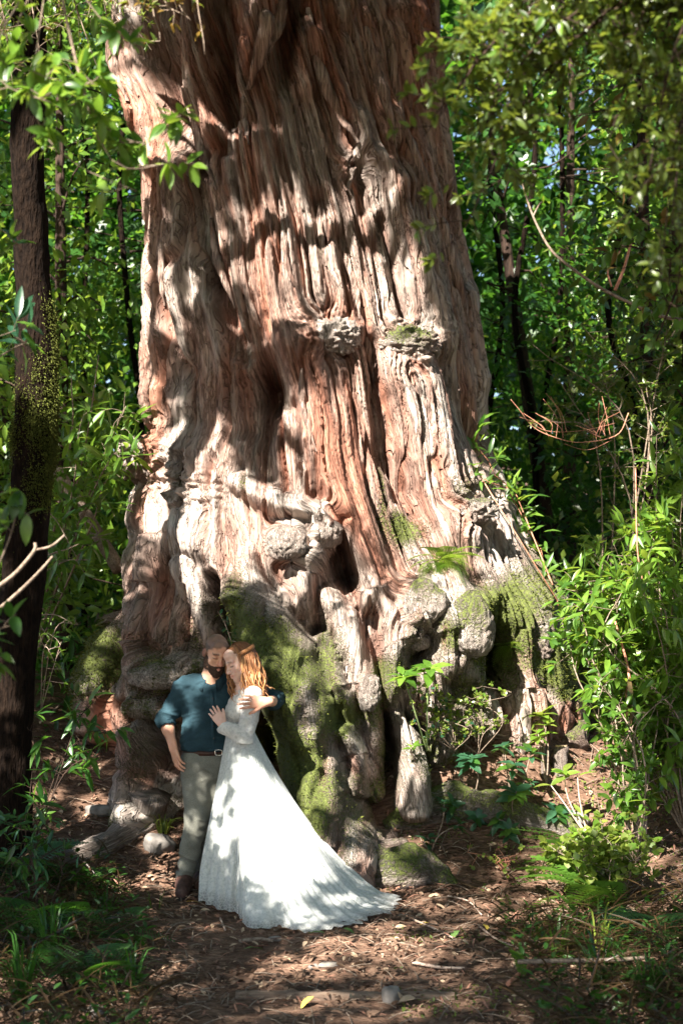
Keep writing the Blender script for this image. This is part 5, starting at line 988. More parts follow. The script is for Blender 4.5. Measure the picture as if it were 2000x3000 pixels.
def frond_mesh(n=22, W=.28, mk='mid', twice=True, cur=.45):
    mb = MB(); V, Q = [], []
    P = [np.array([0, t, .10 * math.sin(t * 2.2) * 2 - cur * t * t]) for t in np.linspace(0, 1, n + 1)]; tube(mb, [P[0], P[n // 3], P[2 * n // 3], P[n]], [.008, .005, .002], 4, 12, cap=False); mb.col.append(np.full((48, 3), .3, np.float32))
    for k in range(2, n + 1):
        t = k / n; w_ = W * math.sin(math.pi * min(1, .12 + t * .86)) ** .8; d = P[k] - P[k - 1]
        for s_ in (-1, 1):
            for j in range(4 if twice else 1):
                f0, f1 = (j / 4, (j + 1.25) / 4) if twice else (0, 1); a = P[k] + np.array([s_ * w_ * f0, .22 * w_ * f0, -.18 * w_ * f0 * f0]); e = P[k] + np.array([s_ * w_ * f1, .22 * w_ * f1 + .004, -.18 * w_ * f1 * f1]); th_ = .020 * (1 - f0 * .6) if twice else .017
                nrm = np.array([0, th_ if twice else th_, 0]); vv = [a - nrm * .6, (a + e) / 2 - nrm + [0, 0, -.004], e, (a + e) / 2 + nrm + [0, 0, -.004], a + nrm * .6]
                if twice: mb.add([a, (a + e) / 2 - nrm + [0, 0, -.004], e, (a + e) / 2 + nrm], [[0, 1, 2, 3]], None, (.3 + .5 * t,) * 3)
                else: mb.add(vv, [[0, 1, 3, 4]], [[1, 2, 3]], (.3 + .5 * t,) * 3)
    return mb.mesh('frond', [ML(mk, True)])
FROND = {}
def fern(label, base, Y, n, L, mk='mid', twice=True, spread=(0, 6.28), lift=(.3, 1.0), group=None, ground=True, name='fern', W=.26, axis=None, cat='fern'):
    b = hit(*base) if ground else (at(base[0], base[1], Y) if not isinstance(base, Vector) else base); root = thing(name, label, cat, b, group)
    if (mk, twice, W) not in FROND: FROND[mk, twice, W] = frond_mesh(24, W, mk, twice)
    for k in range(n):
        a = spread[0] + (spread[1] - spread[0]) * (k + rng.uniform(.2, .8)) / n; lf = rng.uniform(*lift); d = np.array([math.cos(a), math.sin(a), lf]); up = np.array([-math.cos(a) * lf, -math.sin(a) * lf, 1.0]) + rng.normal(size=3) * .15
        o = bpy.data.objects.new('frond', FROND[mk, twice, W]); C.objects.link(o); o.parent = root; Rm = frames(d[None], up[None])[0]; o.matrix_local = Matrix(Rm.tolist()).to_4x4() @ Matrix.Scale(L * rng.uniform(.7, 1.15), 4)
    return root
def tussock(label, base, n, L, mk='mid', group=None, w=.0055, name='grass_tuft', spread=.5):
    b = hit(*base); root = thing(name, label, 'grass', b, group)
    for k in range(n):
        mb = MB(); a = rng.uniform(0, 6.28); le = L * rng.uniform(.5, 1.1); o = rng.uniform(.2, 1) * spread; p0 = np.array(b) + np.array([math.cos(a), math.sin(a), 0]) * .03; P = [p0, p0 + np.array([math.cos(a) * o * .35, math.sin(a) * o * .35, .6]) * le, p0 + np.array([math.cos(a) * o * 1.1, math.sin(a) * o * 1.1, .75 - .3 * o]) * le]
        Pb = catmull(P, 7); sd_ = np.array([-math.sin(a), math.cos(a), 0]); wv = w * np.array([.7, 1, 1, .85, .6, .35, .05]); V = np.stack([Pb - sd_ * wv[:, None], Pb + sd_ * wv[:, None] + [0, 0, .001]], 1).reshape(-1, 3); i_ = np.arange(6) * 2
        mb.add(V, np.stack([i_, i_ + 1, i_ + 3, i_ + 2], -1)); link('blade', mb.mesh('blade', [ML(mk)], b), root)
    return root
def bare(name, label, lines, m, Y=None, cat='branch', r=(.012, .004), sides=7):
    p0 = lines[0][0]; root = thing(name, label, cat, p0)
    for k, l in enumerate(lines):
        rr = r if k == 0 else (r[0] * .55, r[1] * .7); stem_obj(root, l, rr, m, 'stem' if k == 0 else 'twig', sides, 5 * len(l))
    return root
A = at
# --- right hand side, from the ground up
sapling('sapling', 'dark green whorled sapling in front of the sunny litter, right of the gnarled pale root', (1385, 2350), [(1376, 2225, -.1, 10, 56), (1395, 2395, -.2, 7, 40), (1325, 2350, -.2, 7, 40)], 0, 'broad', 'blue', 'deep')
sapling('sapling', 'tall multi-stemmed sapling with six blue-green whorls right of centre', (1515, 2440), [(1475, 2185, .1, 7, 52), (1500, 2240, 0, 8, 52), (1555, 2200, .1, 8, 50), (1512, 2318, -.1, 9, 54), (1460, 2400, -.1, 7, 44), (1545, 2290, .1, 6, 40), (1490, 2430, -.2, 8, 40)], 0, 'broad', 'blue', 'mid')
sapling('sapling', 'low dark whorled sapling over the shadowed hollow on the right', (1632, 2440), [(1625, 2378, 0, 10, 60)], 0, 'broad', 'blue', 'deep')
sapling('sapling', 'slender sapling with a bright yellow-green tuft beside the cut stump', (1600, 2310), [(1583, 2092, .1, 10, 60), (1575, 2150, 0, 6, 52), (1600, 2120, 0, 5, 40)], 0, 'broad', 'bright', 'yellow')
sapling('sapling', 'bright sapling with two glossy whorls below the big mossy burl', (1250, 2200), [(1180, 1978, -.1, 7, 66), (1258, 1952, -.1, 7, 70)], 11.75, 'broad', 'bright', 'mid', stemm=M_GREENSTEM, ground=False)
sapling('sapling', 'thin pale-stemmed sapling with few yellow-green leaves, leaning left', (1722, 2460), [(1650, 2262, 0, 5, 56), (1612, 2300, 0, 2, 60), (1690, 2270, 0, 2, 52), (1700, 2385, 0, 4, 40)], 0, 'oval', 'yellow', 'bright', stemm=M_PALE)
sapling('sapling', 'small plant of dark leaves under the mossy root at lower right', (1262, 2500), [(1256, 2455, 0, 6, 40), (1300, 2350, .1, 6, 36), (1345, 2415, 0, 8, 40)], 0, 'oval', 'blue', 'deep')
sapling('sapling', 'pale upright sapling stem with long wavy-edged leaves at the right', (1888, 2470), [(1872, 2085, 0, 8, 96), (1885, 2190, .05, 7, 86), (1850, 2170, -.1, 5, 74), (1930, 2150, .1, 6, 80), (1872, 2040, .1, 5, 70)], 0, 'lance', 'mid', 'bright', stemm=M_PALE, r=.014)
sY = on_trunk(1215, 2235)[0].y
sapling('sapling', 'tiny sapling with four leaves rooted on the pale gnarled root', (1215, 2230), [(1212, 2185, -.05, 5, 36)], sY, 'oval', 'bright', None, ground=False)
def cloud(cx, cy, Y, rx, ry, rz, nb, base, twigs, spread):
    out = []
    for k in range(nb):
        d = rng.normal(size=3); d /= np.linalg.norm(d); d *= rng.uniform(.55, 1); c = A(cx, cy, Y); e = c + Vector((d[0] * rx * PXM(Y), d[1] * rz, d[2] * ry * PXM(Y))); m_ = base.lerp(e, .45) + Vector((rng.normal() * .12, rng.normal() * .08, .05)); m3 = base.lerp(e, .75) + Vector((rng.normal() * .1, rng.normal() * .08, .06)); out.append(([base, m_, m3, e], twigs, spread))
    return out
b0 = A(1330, 2200, 11.95); bush('shrub', 'tiny-leaved pale shrub in front of the tree base, right of the leaning roots', 'shrub', b0, cloud(1270, 2040, b0.y - .1, 95, 110, .15, 8, b0, 12, .12), 'round', 'yellow', .030, 9, 'blue', M_TWIG, .003, face=.6, lim=300)
b0 = A(1400, 2210, 12.0); bush('shrub', 'wispy small-leaved shrub in front of the dark hollow in the tree base', 'shrub', b0, cloud(1405, 2060, b0.y, 70, 90, .12, 6, b0, 7, .12), 'round', 'yellow', .030, 7, 'bright', M_TWIG, .003, face=.6, lim=220)
b0 = hit(1830, 2640); bush('shrub', 'low bush of round yellow-green leaves in the sun at lower right', 'shrub', b0, cloud(1790, 2490, b0.y - .1, 170, 80, .3, 14, b0, 14, .2), 'round', 'yellow', .058, 8, 'bright', M_TWIG, .004, face=.35)
b0 = hit(1480, 2560); bush('shrub', 'sparse round-leaved seedling in the shaded lower right hollow', 'shrub', b0, cloud(1465, 2520, b0.y, 75, 30, .15, 5, b0, 4, .12), 'round', 'yellow', .03, 4, None, M_REDT, .003, face=.4)
b0 = hit(1760, 2430); bush('shrub', 'arching wiry twig with tiny round leaves above the round-leaved bush', 'shrub', b0, [([b0, A(1745, 2330, b0.y), A(1700, 2300, b0.y)], 10, .1), ([b0, A(1790, 2330, b0.y), A(1770, 2280, b0.y)], 8, .1)], 'round', 'yellow', .022, 4, None, M_TWIG, .003)
b0 = A(2010, 2300, 11.6); b0.z = gz(b0.x, 11.6)
bush('shrub', 'tall sunlit shrub of long glossy leaves filling the right edge', 'shrub', b0, cloud(1880, 1720, 11.6, 170, 230, .5, 12, b0, 20, .34) + cloud(1780, 1880, 11.7, 100, 110, .3, 5, b0, 16, .26) + cloud(1960, 1350, 11.8, 60, 160, .4, 4, b0, 18, .3), 'lance', 'bright', .168, 8, 'mid', M_TWIG, .008, face=.5)
b0 = A(1850, 2080, 11.4); b0.z = gz(b0.x, 11.4)
bush('shrub', 'glossy shrub of short bright leaves right of the tree base', 'shrub', b0, cloud(1720, 1800, 11.6, 90, 110, .3, 6, b0, 14, .24) + cloud(1850, 2000, 11.3, 110, 120, .3, 6, b0, 16, .24), 'oval', 'mid', .095, 7, 'bright', M_TWIG, .008, face=.5)
b0 = A(1760, 2150, 13.6); b0.z = gz(b0.x, 13.6)
bush('shrub', 'small olive-leaved shrub with arching reddish twigs beside the upper trunk', 'shrub', b0, [([b0, A(1850, 1500, 13.4), A(1640, 1120, 13.2)], 26, .35), ([b0, A(1800, 1350, 13.4), A(1760, 1060, 13.5)], 26, .35), ([b0, A(1900, 1350, 13.4), A(1890, 1120, 13.3)], 22, .35), ([b0, A(1850, 1300, 13.4), A(1560, 1010, 13.2)], 24, .3), ([b0, A(1750, 1330, 13.4), A(1600, 1230, 13.2)], 22, .3), ([b0, A(1900, 1250, 13.4), A(1700, 950, 13.2)], 26, .35), ([b0, A(1900, 1250, 13.4), A(1950, 980, 13.2)], 26, .35)], 'oval', 'olive', .055, 9, 'mid', M_TWIG, .009, face=.5, lim=300)
tl = [[A(1840, 1210, 12.9), A(1805, 1275, 12.9), A(1700, 1296, 12.8), A(1620, 1280, 12.8), A(1560, 1250, 12.8), A(1520, 1200, 12.8), A(1495, 1170, 12.8)], [A(1800, 1240, 12.9), A(1700, 1262, 12.8), A(1600, 1262, 12.8), A(1545, 1230, 12.8)], [A(1790, 1290, 12.9), A(1720, 1318, 12.8), A(1650, 1300, 12.8)]]
for k in range(17):
    x0 = rng.uniform(1560, 1790); y0 = 1285 - abs(x0 - 1690) * .12 + rng.normal() * 8; dx, dy = rng.normal() * 45 - 15, rng.uniform(30, 130); tl.append([A(x0, y0, 12.8), A(x0 + dx * .3 + rng.normal() * 8, y0 - dy * .5, 12.8 + rng.normal() * .05), A(x0 + dx + rng.normal() * 8, y0 - dy, 12.8 + rng.normal() * .1)])
bare('twig_spray', 'arching spray of bare reddish twigs beside the trunk on the right', tl, M_REDT, r=(.0045, .0025), sides=5)
bare('bare_branch', 'long pale bare branch hanging in a curve at upper right', [[A(2040, 945, 10), A(1930, 925, 10), A(1850, 890, 10), A(1760, 845, 10), A(1680, 790, 10), A(1615, 735, 10), A(1572, 660, 10), A(1548, 600, 10), A(1528, 535, 10)], [A(1560, 635, 10), A(1578, 600, 10), A(1588, 590, 10)]], M_TWIG, r=(.013, .006))
bare('bare_branch', 'short reddish dead stick standing above the arching branch at right', [[A(1800, 850, 10.2), A(1825, 790, 10.2), A(1850, 700, 10.2)], [A(1790, 840, 10.2), A(1780, 790, 10.2), A(1815, 735, 10.2)]], M_REDT, r=(.012, .008))
st = bare('dead_sapling', 'broken reddish dead stem with a hanging dry leaf at the right', [[hit(1900, 2200), A(1850, 2020, 11.4), A(1832, 1930, 11.4), A(1800, 1820, 11.4)], [A(1880, 1700, 11.4), A(1865, 1600, 11.4), A(1860, 1370, 11.4)]], M_REDT, r=(.011, .008))
for p in ((1838, 1985), (1845, 2030), (1832, 2010)): add_leaf(st, 'lance', 'tan', A(p[0], p[1], 11.3), (.1, -.2, -1), (.6, -1, 0), .22)
# ferns and tufts
p, n_ = on_trunk(1300, 1650); fern('light green fern growing on the trunk above the mossy burls', p, 0, 26, .27, 'bright', True, (3.3, 6.1), (-.5, .9), ground=False)
p, n_ = on_trunk(1480, 1890); fern('small fern over the dark hollow of the tree base', p, 0, 6, .2, 'bright', True, (3.3, 6.1), (-.8, .3), ground=False)
root = None
CL = [(1395, 1262), (1400, 1300), (1425, 1360), (1445, 1400), (1470, 1420), (1480, 1450), (1500, 1480), (1520, 1520), (1535, 1560), (1560, 1590), (1575, 1610), (1590, 1680), (1610, 1720), (1500, 1440), (1430, 1410), (1400, 1390), (1620, 1760), (1640, 1820)]
for i_, (x, y) in enumerate(CL):
    p, n_ = on_trunk(x, y); p = p + n_ * .03 + Vector((0, -.04, 0))
    if root is None: root = thing('climbing_fern', 'glossy strap-leaved fern climbing the right edge of the tree trunk', 'fern', p)
    for k in range(7): add_leaf(root, 'lance', 'bright' if rng.uniform() < .4 else 'mid', p + Vector(rng.normal(size=3) * .05), rng.normal(size=3) + [.5, -.5, .35], (0, -.6, 1) + rng.normal(size=3) * .3, rng.uniform(.10, .19))
    if i_: stem_obj(root, [pp_, p], [.005, .005], M_REDT, n=3)
    pp_ = p
fern('dark green fern with long fronds reaching left at lower right', (1800, 2690), 0, 11, .66, 'mid', False, (2.2, 4.6), (.35, 1.1), W=.2)
fern('feathery fern behind the round-leaved bush at lower right', (1760, 2600), 0, 9, .6, 'mid', True, (2.3, 4.4), (.4, 1.2))
fern('blue-green fern in shade at the lower right edge', (1950, 2760), 0, 9, .5, 'blue', True, (1.5, 5.2), (.2, .8))
fern('upright small fern beside the fallen stick, lower right', (1530, 2870), 0, 3, .22, 'mid', False, (1.2, 4.6), (1.5, 3), W=.2)
fern('upright fern frond in the shade right of the path', (1700, 2730), 0, 3, .3, 'mid', False, (1.6, 3.4), (1.4, 2.5), W=.2)
tussock('sunlit tuft of broad grass blades right of the path', (1630, 2830), 18, .40, 'mid'); tussock('thin grass tuft with tall blades behind the sunlit tuft', (1755, 2790), 14, .42, 'yellow', w=.007); tussock('dark drooping grass tussock at the lower right', (1760, 2890), 36, .42, 'deep', spread=1.1); tussock('short grass tuft at the right edge of the path', (1570, 2760), 12, .26, 'mid'); tussock('dark grass tussock in the lower right corner', (1900, 2940), 30, .4, 'deep', spread=1.1)
bare('fallen_stick', 'grey stick lying level among grass at lower right', [[A(1515, 2818, 8.75), A(1650, 2815, 8.75), A(1800, 2812, 8.8), A(1890, 2806, 8.85)]], M_TWIG, cat='stick', r=(.013, .010)); bare('fallen_stick', 'short orange-brown stick lying at the right edge of the path', [[hit(1488, 2895) + Vector((0, 0, .02)), hit(1560, 2845) + Vector((0, 0, .05))]], M_REDT, cat='stick', r=(.016, .012))
# --- left hand side
b0 = A(60, 2330, 10.6); b0.z = gz(b0.x, 10.6)
bush('shrub', 'glossy-leaved seedling spreading left of the man', 'shrub', b0, [([b0, A(180, 2230, 10.6), A(310, 2140, 10.6)], 12, .2), ([b0, A(210, 2160, 10.6), A(270, 2060, 10.7)], 10, .2), ([b0, A(180, 2280, 10.5), A(330, 2200, 10.5)], 9, .22), ([b0, A(100, 2200, 10.6), A(80, 2130, 10.6)], 4, .15)], 'lance', 'deep', .15, 4, 'mid', M_DARKBARK, .005, face=.35)
b0 = A(120, 2480, 10.2); b0.z = gz(b0.x, 10.2)
bush('shrub', 'dark low shrub at the left edge above the trodden bank', 'shrub', b0, cloud(150, 2390, 10.2, 110, 50, .3, 4, b0, 7, .2), 'lance', 'deep', .12, 4, 'blue', M_DARKBARK, .004, face=.5)
b0 = A(30, 2050, 13.0); b0.z = gz(b0.x, 13.0)
bush('shrub', 'long-leaved shrub with drooping leaves between the dark trunk and the giant tree', 'shrub', b0, [([b0, A(80, 1700, 13), A(220, 1600, 12.6), A(330, 1560, 12.5)], 7, .25), ([b0, A(90, 1750, 13), A(180, 1650, 12.6), A(270, 1640, 12.5)], 7, .25), ([b0, A(70, 1600, 12.8), A(140, 1500, 12.6), A(230, 1640, 12.5)], 6, .22), ([b0, A(90, 1850, 12.8), A(150, 1800, 12.6), A(220, 1830, 12.4)], 3, .2)], 'lance', 'mid', .19, 4, 'deep', M_TWIG, .007, drop=.25, face=.45)
b0 = A(50, 2000, 14.4); b0.z = gz(b0.x, 14.4)
bush('shrub', 'tall leafy shrub with big lance leaves crowding the left side of the trunk', 'shrub', b0, [([b0, A(230, 1400, 13.4), A(290, 1040, 13.3)], 18, .35), ([b0, A(280, 1400, 13.4), A(370, 1190, 13.0)], 18, .3), ([b0, A(200, 1350, 13.4), A(210, 1100, 13.3)], 16, .4), ([b0, A(250, 1500, 13.2), A(330, 1330, 12.9)], 18, .3), ([b0, A(200, 1500, 13.2), A(230, 1280, 13.1)], 16, .4), ([b0, A(260, 1560, 13.2), A(300, 1420, 13.0)], 10, .25)], 'lance', 'mid', .20, 5, 'bright', M_TWIG, .012, drop=.25, face=.45)
b0 = A(230, 1760, 13.6); b0.z = gz(b0.x, 13.6); tussock('clump of strappy leaves behind the leaning log on the left', (270, 1960), 26, .65, 'mid', w=.02)
bare('leaning_log', 'smooth slanting branch leaning against the left side of the tree', [[A(170, 1380, 14.2), A(260, 1520, 14.0), A(350, 1670, 13.8)]], M_TWIG, cat='log', r=(.05, .06), sides=12)
bare('dead_branch', 'forked pale dead branch jutting in from the left edge', [[A(-20, 1730, 7.5), A(45, 1680, 7.5), A(100, 1615, 7.5), A(104, 1590, 7.5)], [A(100, 1612, 7.5), A(150, 1600, 7.5), A(190, 1568, 7.5)]], M_TWIG, r=(.011, .008)); bare('dead_branch', 'thinner bare branch just below the forked dead branch at left', [[A(-20, 1800, 7.6), A(60, 1730, 7.6), A(120, 1670, 7.6), A(155, 1630, 7.6)]], M_TWIG, r=(.010, .006))
b0 = A(-120, 1900, 6.5); bush('shrub', 'blurred broad-leaved sprig in the foreground at the left edge', 'shrub', b0, [([b0, A(-20, 1850, 6.5), A(40, 1830, 6.5)], 4, .12), ([b0, A(-20, 1900, 6.5), A(20, 1930, 6.5)], 4, .1), ([b0, A(20, 1600, 6.5), A(60, 1440, 6.5)], 3, .1)], 'oval', 'mid', .11, 4, 'deep', M_TWIG, .005)
b0 = A(-150, 1150, 7.5); bush('shrub', 'sprig of long bluish leaves in front of the dark trunk at left', 'shrub', b0, [([b0, A(-40, 1010, 7.5), A(40, 970, 7.5)], 5, .14), ([b0, A(-30, 700, 7.5), A(60, 720, 7.5)], 4, .12), ([b0, A(40, 1020, 7.5), A(100, 1010, 7.5)], 3, .1)], 'lance', 'blue', .16, 4, 'mid', M_TWIG, .005)
b0 = A(60, 1900, 12.2); bush('shrub', 'thin twiggy seedling with light leaves left of the mossy root', 'shrub', hit(120, 2090), [([hit(120, 2090), A(160, 1850, 12.3), A(230, 1830, 12.3)], 8, .14), ([hit(120, 2090), A(130, 1900, 12.3), A(170, 1960, 12.3)], 7, .14), ([hit(120, 2090), A(150, 1980, 12.3), A(180, 1880, 12.3)], 7, .14)], 'oval', 'bright', .05, 4, None, M_PALE, .004)
for lab, bp_, L_, n__, mk in [('feathery dark fern on the bank at lower left', (190, 2600), .5, 9, 'deep'), ('dark fern in the lower left corner', (90, 2760), .55, 9, 'deep'), ('dim fern beside the path at lower left', (330, 2760), .36, 8, 'deep'), ('blue-green fern at the left edge of the frame', (30, 2590), .5, 8, 'blue'), ('shaded fern under the feathery fern, lower left', (250, 2900), .4, 8, 'deep')]: fern(lab, bp_, 0, n__, L_, mk, True, (-1.2, 3.9), (.2, .9))
for lab, bp_, n__, L_, mk in [('wide dark grass tussock at lower left', (150, 2830), 44, .5, 'deep'), ('grass tuft beside the path edge at lower left', (310, 2700), 22, .34, 'deep'), ('grass tussock in the bottom left corner', (60, 2940), 40, .5, 'deep'), ('thin grassy tuft next to the man\'s foot', (455, 2665), 8, .2, 'mid'), ('dry grass tuft on the pale stone left of the man', (478, 2450), 26, .22, 'yellow'), ('small dark grass tuft left of the path', (390, 2880), 18, .3, 'deep')]: tussock(lab, bp_, n__, L_, mk, spread=.9)
p, n_ = on_trunk(680, 1880); p = p + Vector((0, -.15, 0)); b0 = p; bush('seedling', 'small sunlit seedling in the bark cleft above the man\'s head', 'seedling', b0, [([b0, A(668, 1850, b0.y), A(655, 1815, b0.y)], 3, .05), ([b0, A(660, 1830, b0.y), A(638, 1790, b0.y)], 4, .05), ([b0, A(690, 1880, b0.y), A(705, 1900, b0.y)], 2, .05)], 'oval', 'blue', .045, 4, 'bright', M_PALE, .004)
# --- foreground branches hanging into the top of the picture
b0 = A(150, -150, 6.2); bush('overhanging_branch', 'sunlit bright green spray of leaves hanging in front of the trunk at upper left', 'branch', b0, [([b0, A(300, 60, 6.2), A(440, 200, 6.2)], 4, .08), ([b0, A(260, 300, 6.2), A(420, 420, 6.3), A(540, 330, 6.3)], 8, .09), ([b0, A(300, 430, 6.2), A(480, 480, 6.3), A(560, 410, 6.3)], 8, .09), ([b0, A(100, 300, 6.2), A(210, 470, 6.2), A(400, 560, 6.2)], 8, .12), ([b0, A(40, 120, 6.2), A(120, 220, 6.1), A(300, 250, 6.2)], 10, .14), ([b0, A(-20, 150, 6.0), A(20, 250, 6.0), A(150, 300, 6.0)], 12, .16)], 'oval', 'bright', .10, 6, 'mid', M_TWIG, .0035, face=.4)
b0 = A(2150, -200, 5.6); tops = [(1280, 330), (1350, 150), (1300, 200), (1420, 420), (1240, 400), (1500, 250), (1560, 120), (1650, 60), (1480, 60), (1750, 180), (1850, 120), (1900, 300), (1780, 420), (1900, 500), (1330, 520), (1350, 690), (1960, 700), (1880, 640), (1980, 420), (1400, 300), (1450, 560), (1980, 900), (1930, 820)]
bush('overhanging_branch', 'blurred small-leaved branches hanging across the upper right foreground', 'branch', b0, [([b0, A((2150 + 2 * x) / 3, (y - 200) / 2 - 60, 5.7 + .5 * rng.uniform()), A(x, y, 5.6 + 1.2 * rng.uniform())], 26, .26) for x, y in tops], 'oval', 'olive', .056, 11, 'bright', M_DARKBARK, .007, face=.6, drop=.1)
b0 = A(2200, 300, 8.2); bush('overhanging_branch', 'bronze and green leafy bough at the right edge in mid air', 'branch', b0, [([b0, A(1960, 300, 8.2), A(1720, 330, 8.3)], 26, .3), ([b0, A(2000, 500, 8.2), A(1850, 480, 8.3)], 20, .3), ([b0, A(1990, 120, 8.2), A(1800, 30, 8.3)], 22, .35), ([b0, A(2000, 800, 8.2), A(1920, 1000, 8.3)], 16, .3), ([b0, A(1980, 700, 8.2), A(1820, 720, 8.3)], 16, .3), ([b0, A(2000, 600, 8.2), A(1950, 880, 8.3)], 18, .3)], 'broad', 'mid', .085, 8, 'bronze', M_DARKBARK, .011, face=.6)
b0 = A(900, -400, 7.0); bush('overhanging_branch', 'brownish leafy twigs dipping into the top of the picture before the trunk', 'branch', b0, [([b0, A(500, -40, 7.2), A(560, 60, 7.2)], 10, .14), ([b0, A(480, -60, 7.2), A(470, 120, 7.2)], 10, .14), ([b0, A(600, -100, 7.2), A(600, 160, 7.2)], 8, .12), ([b0, A(420, -100, 7.2), A(380, 40, 7.2)], 10, .16)], 'oval', 'bronze', .05, 6, 'olive', M_TWIG, .006, face=.6)
b0 = A(-100, -300, 9.0); bush('overhanging_branch', 'pale grey-green feathery foliage hanging in the top left corner', 'branch', b0, [([b0, A(60, -100, 9), A(120, 160, 9)], 30, .3), ([b0, A(160, -100, 9), A(260, 120, 9)], 34, .3), ([b0, A(200, -120, 9), A(350, 60, 9)], 28, .3), ([b0, A(0, 0, 9), A(40, 260, 9)], 18, .25)], 'lance', 'olive', .045, 12, 'tan', M_TWIG, .008, face=.9, drop=.3)
# ------------------------------------------------------------------ the forest behind
def gap(px, py):
    g = 0
    for x, y, rx, ry, k in ((1650, 470, 100, 120, .72), (1560, 160, 160, 120, .3), (1480, 270, 60, 120, .6), (1700, 300, 70, 90, .5), (230, 60, 160, 70, .25), (1420, 1640, 90, 220, .0)): g = g + k * np.exp(-(((px - x) / rx) ** 2 + ((py - y) / ry) ** 2))
    return np.clip(g, 0, 1)
def forest_tree(x, y, h, cr, nleaf, mk, label, kind='card', L=.12, trunk_r=.09, zlo=.5, group='forest trees behind'):
    b = Vector((x, y, gz(x, y) - .05)); root = thing('background_tree', label, 'tree', b, group); lean = rng.normal(size=2) * .5
    tpts = [b, b + Vector((lean[0] * .4, lean[1] * .3, h * .4)), b + Vector((lean[0], lean[1], h))]; mb = MB(); tube(mb, tpts, [trunk_r, trunk_r * .8, trunk_r * .25], 9, 14); link('trunk', mb.mesh('trunk', [M_DARKBARK], b), root); Pt = catmull(tpts, 40)
    cl = MB(); nC = max(8, nleaf // 110); Ps = []
    for k in range(nC):
        t = rng.uniform(zlo / h, 1) ** .8; c = Pt[int(t * 39)]; a = rng.uniform(0, 6.28); r = cr * (1.05 - .45 * t) * rng.uniform(.35, 1); e = c + np.array([math.cos(a) * r, math.sin(a) * r, rng.uniform(-.3, .5)]); m_ = (c + e) / 2 + [0, 0, .15]
        tube(cl, [c, m_, e], [.018, .006], 4, 5, cap=False); n_ = nleaf // nC; f = rng.uniform(.25, 1.1, n_)[:, None]; Ps.append(c + (e - c) * f + rng.normal(size=(n_, 3)) * np.array([.34, .34, .26]))
    link('limb', cl.mesh('limb', [M_DARKBARK], b), root, kind='stuff'); P = np.concatenate(Ps); px, py, d_ = proj(P); P = P[rng.uniform(0, 1, len(P)) > gap(px, py)]; n_ = len(P)
    mb = MB(); leaves_into(mb, kind, P, rng.normal(size=(n_, 3)) + [0, 0, -.3], np.array([0, -.3, 1.0]) + rng.normal(size=(n_, 3)) * .6, L * rng.uniform(.6, 1.2, n_)); link('crown', mb.mesh('crown', [ML(mk, True)], b), root, kind='stuff')
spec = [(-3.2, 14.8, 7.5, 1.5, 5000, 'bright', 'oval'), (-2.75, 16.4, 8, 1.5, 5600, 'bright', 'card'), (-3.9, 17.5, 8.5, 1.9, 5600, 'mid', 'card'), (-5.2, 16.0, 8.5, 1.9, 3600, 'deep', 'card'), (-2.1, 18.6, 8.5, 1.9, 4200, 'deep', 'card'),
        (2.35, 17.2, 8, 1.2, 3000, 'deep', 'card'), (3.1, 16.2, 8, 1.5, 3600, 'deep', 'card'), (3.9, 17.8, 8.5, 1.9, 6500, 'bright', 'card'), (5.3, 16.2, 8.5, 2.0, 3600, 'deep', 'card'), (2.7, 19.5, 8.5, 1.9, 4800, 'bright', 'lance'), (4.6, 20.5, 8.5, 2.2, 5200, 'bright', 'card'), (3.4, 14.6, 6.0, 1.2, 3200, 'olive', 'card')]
labs = ['leafy tree close behind the left side of the giant trunk', 'brightest green tree between the dark left trunk and the giant trunk', 'mid green tree far behind the dark left trunk', 'dark tree beyond the left edge of the view', 'dark tree deep in the forest behind the giant trunk, left', 'narrow dark tree just right of the giant trunk', 'dark tree at right behind the hanging bare branch', 'green tree behind the bright gap at upper right', 'dark tree at the right edge of the forest', 'sunny green tree glowing below the sky gap at right', 'bright tree farthest back at upper right', 'olive-leaved small tree behind the arching twigs at right']
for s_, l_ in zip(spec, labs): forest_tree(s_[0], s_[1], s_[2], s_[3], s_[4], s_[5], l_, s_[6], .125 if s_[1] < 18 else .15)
poles = [(1565, 17, 'thin dark pole trunk below the sky gap at right'), (1625, 18, 'thin trunk standing behind the hanging pale branch'), (1440, 18, 'very thin trunk half hidden by the giant tree, right'), (395, 17, 'thin dark trunk touching the left edge of the giant tree'), (250, 18, 'slim trunk in the foliage on the left'), (1800, 15.5, 'crooked trunk behind the olive shrub at right')]
for x, Y, l_ in poles:
    b = at(x, 1700, Y); b.z = gz(b.x, Y) - .05; root = thing('pole_tree', l_, 'tree', b, 'thin trunks in the understory'); q_ = [b, at(x + rng.normal() * 30, 1300, Y), at(x + rng.normal() * 35, 900, Y), at(x + rng.normal() * 45, 450, Y), at(x + rng.normal() * 60, 0, Y), at(x + rng.normal() * 60, -300, Y)]; stem_obj(root, q_, [.036, .032, .03, .026, .02], M_BARK2, 'trunk', 8, 36)
    for k in range(5): a = Vector(catmull(q_, 20)[int(rng.uniform(4, 18))]); stem_obj(root, [a, a + Vector((rng.normal() * .4, rng.normal() * .2, .1)), a + Vector((rng.normal() * .8, rng.normal() * .4, rng.uniform(-.3, .6)))], [.014, .005], M_DARKBARK, 'branch', 5, 7)
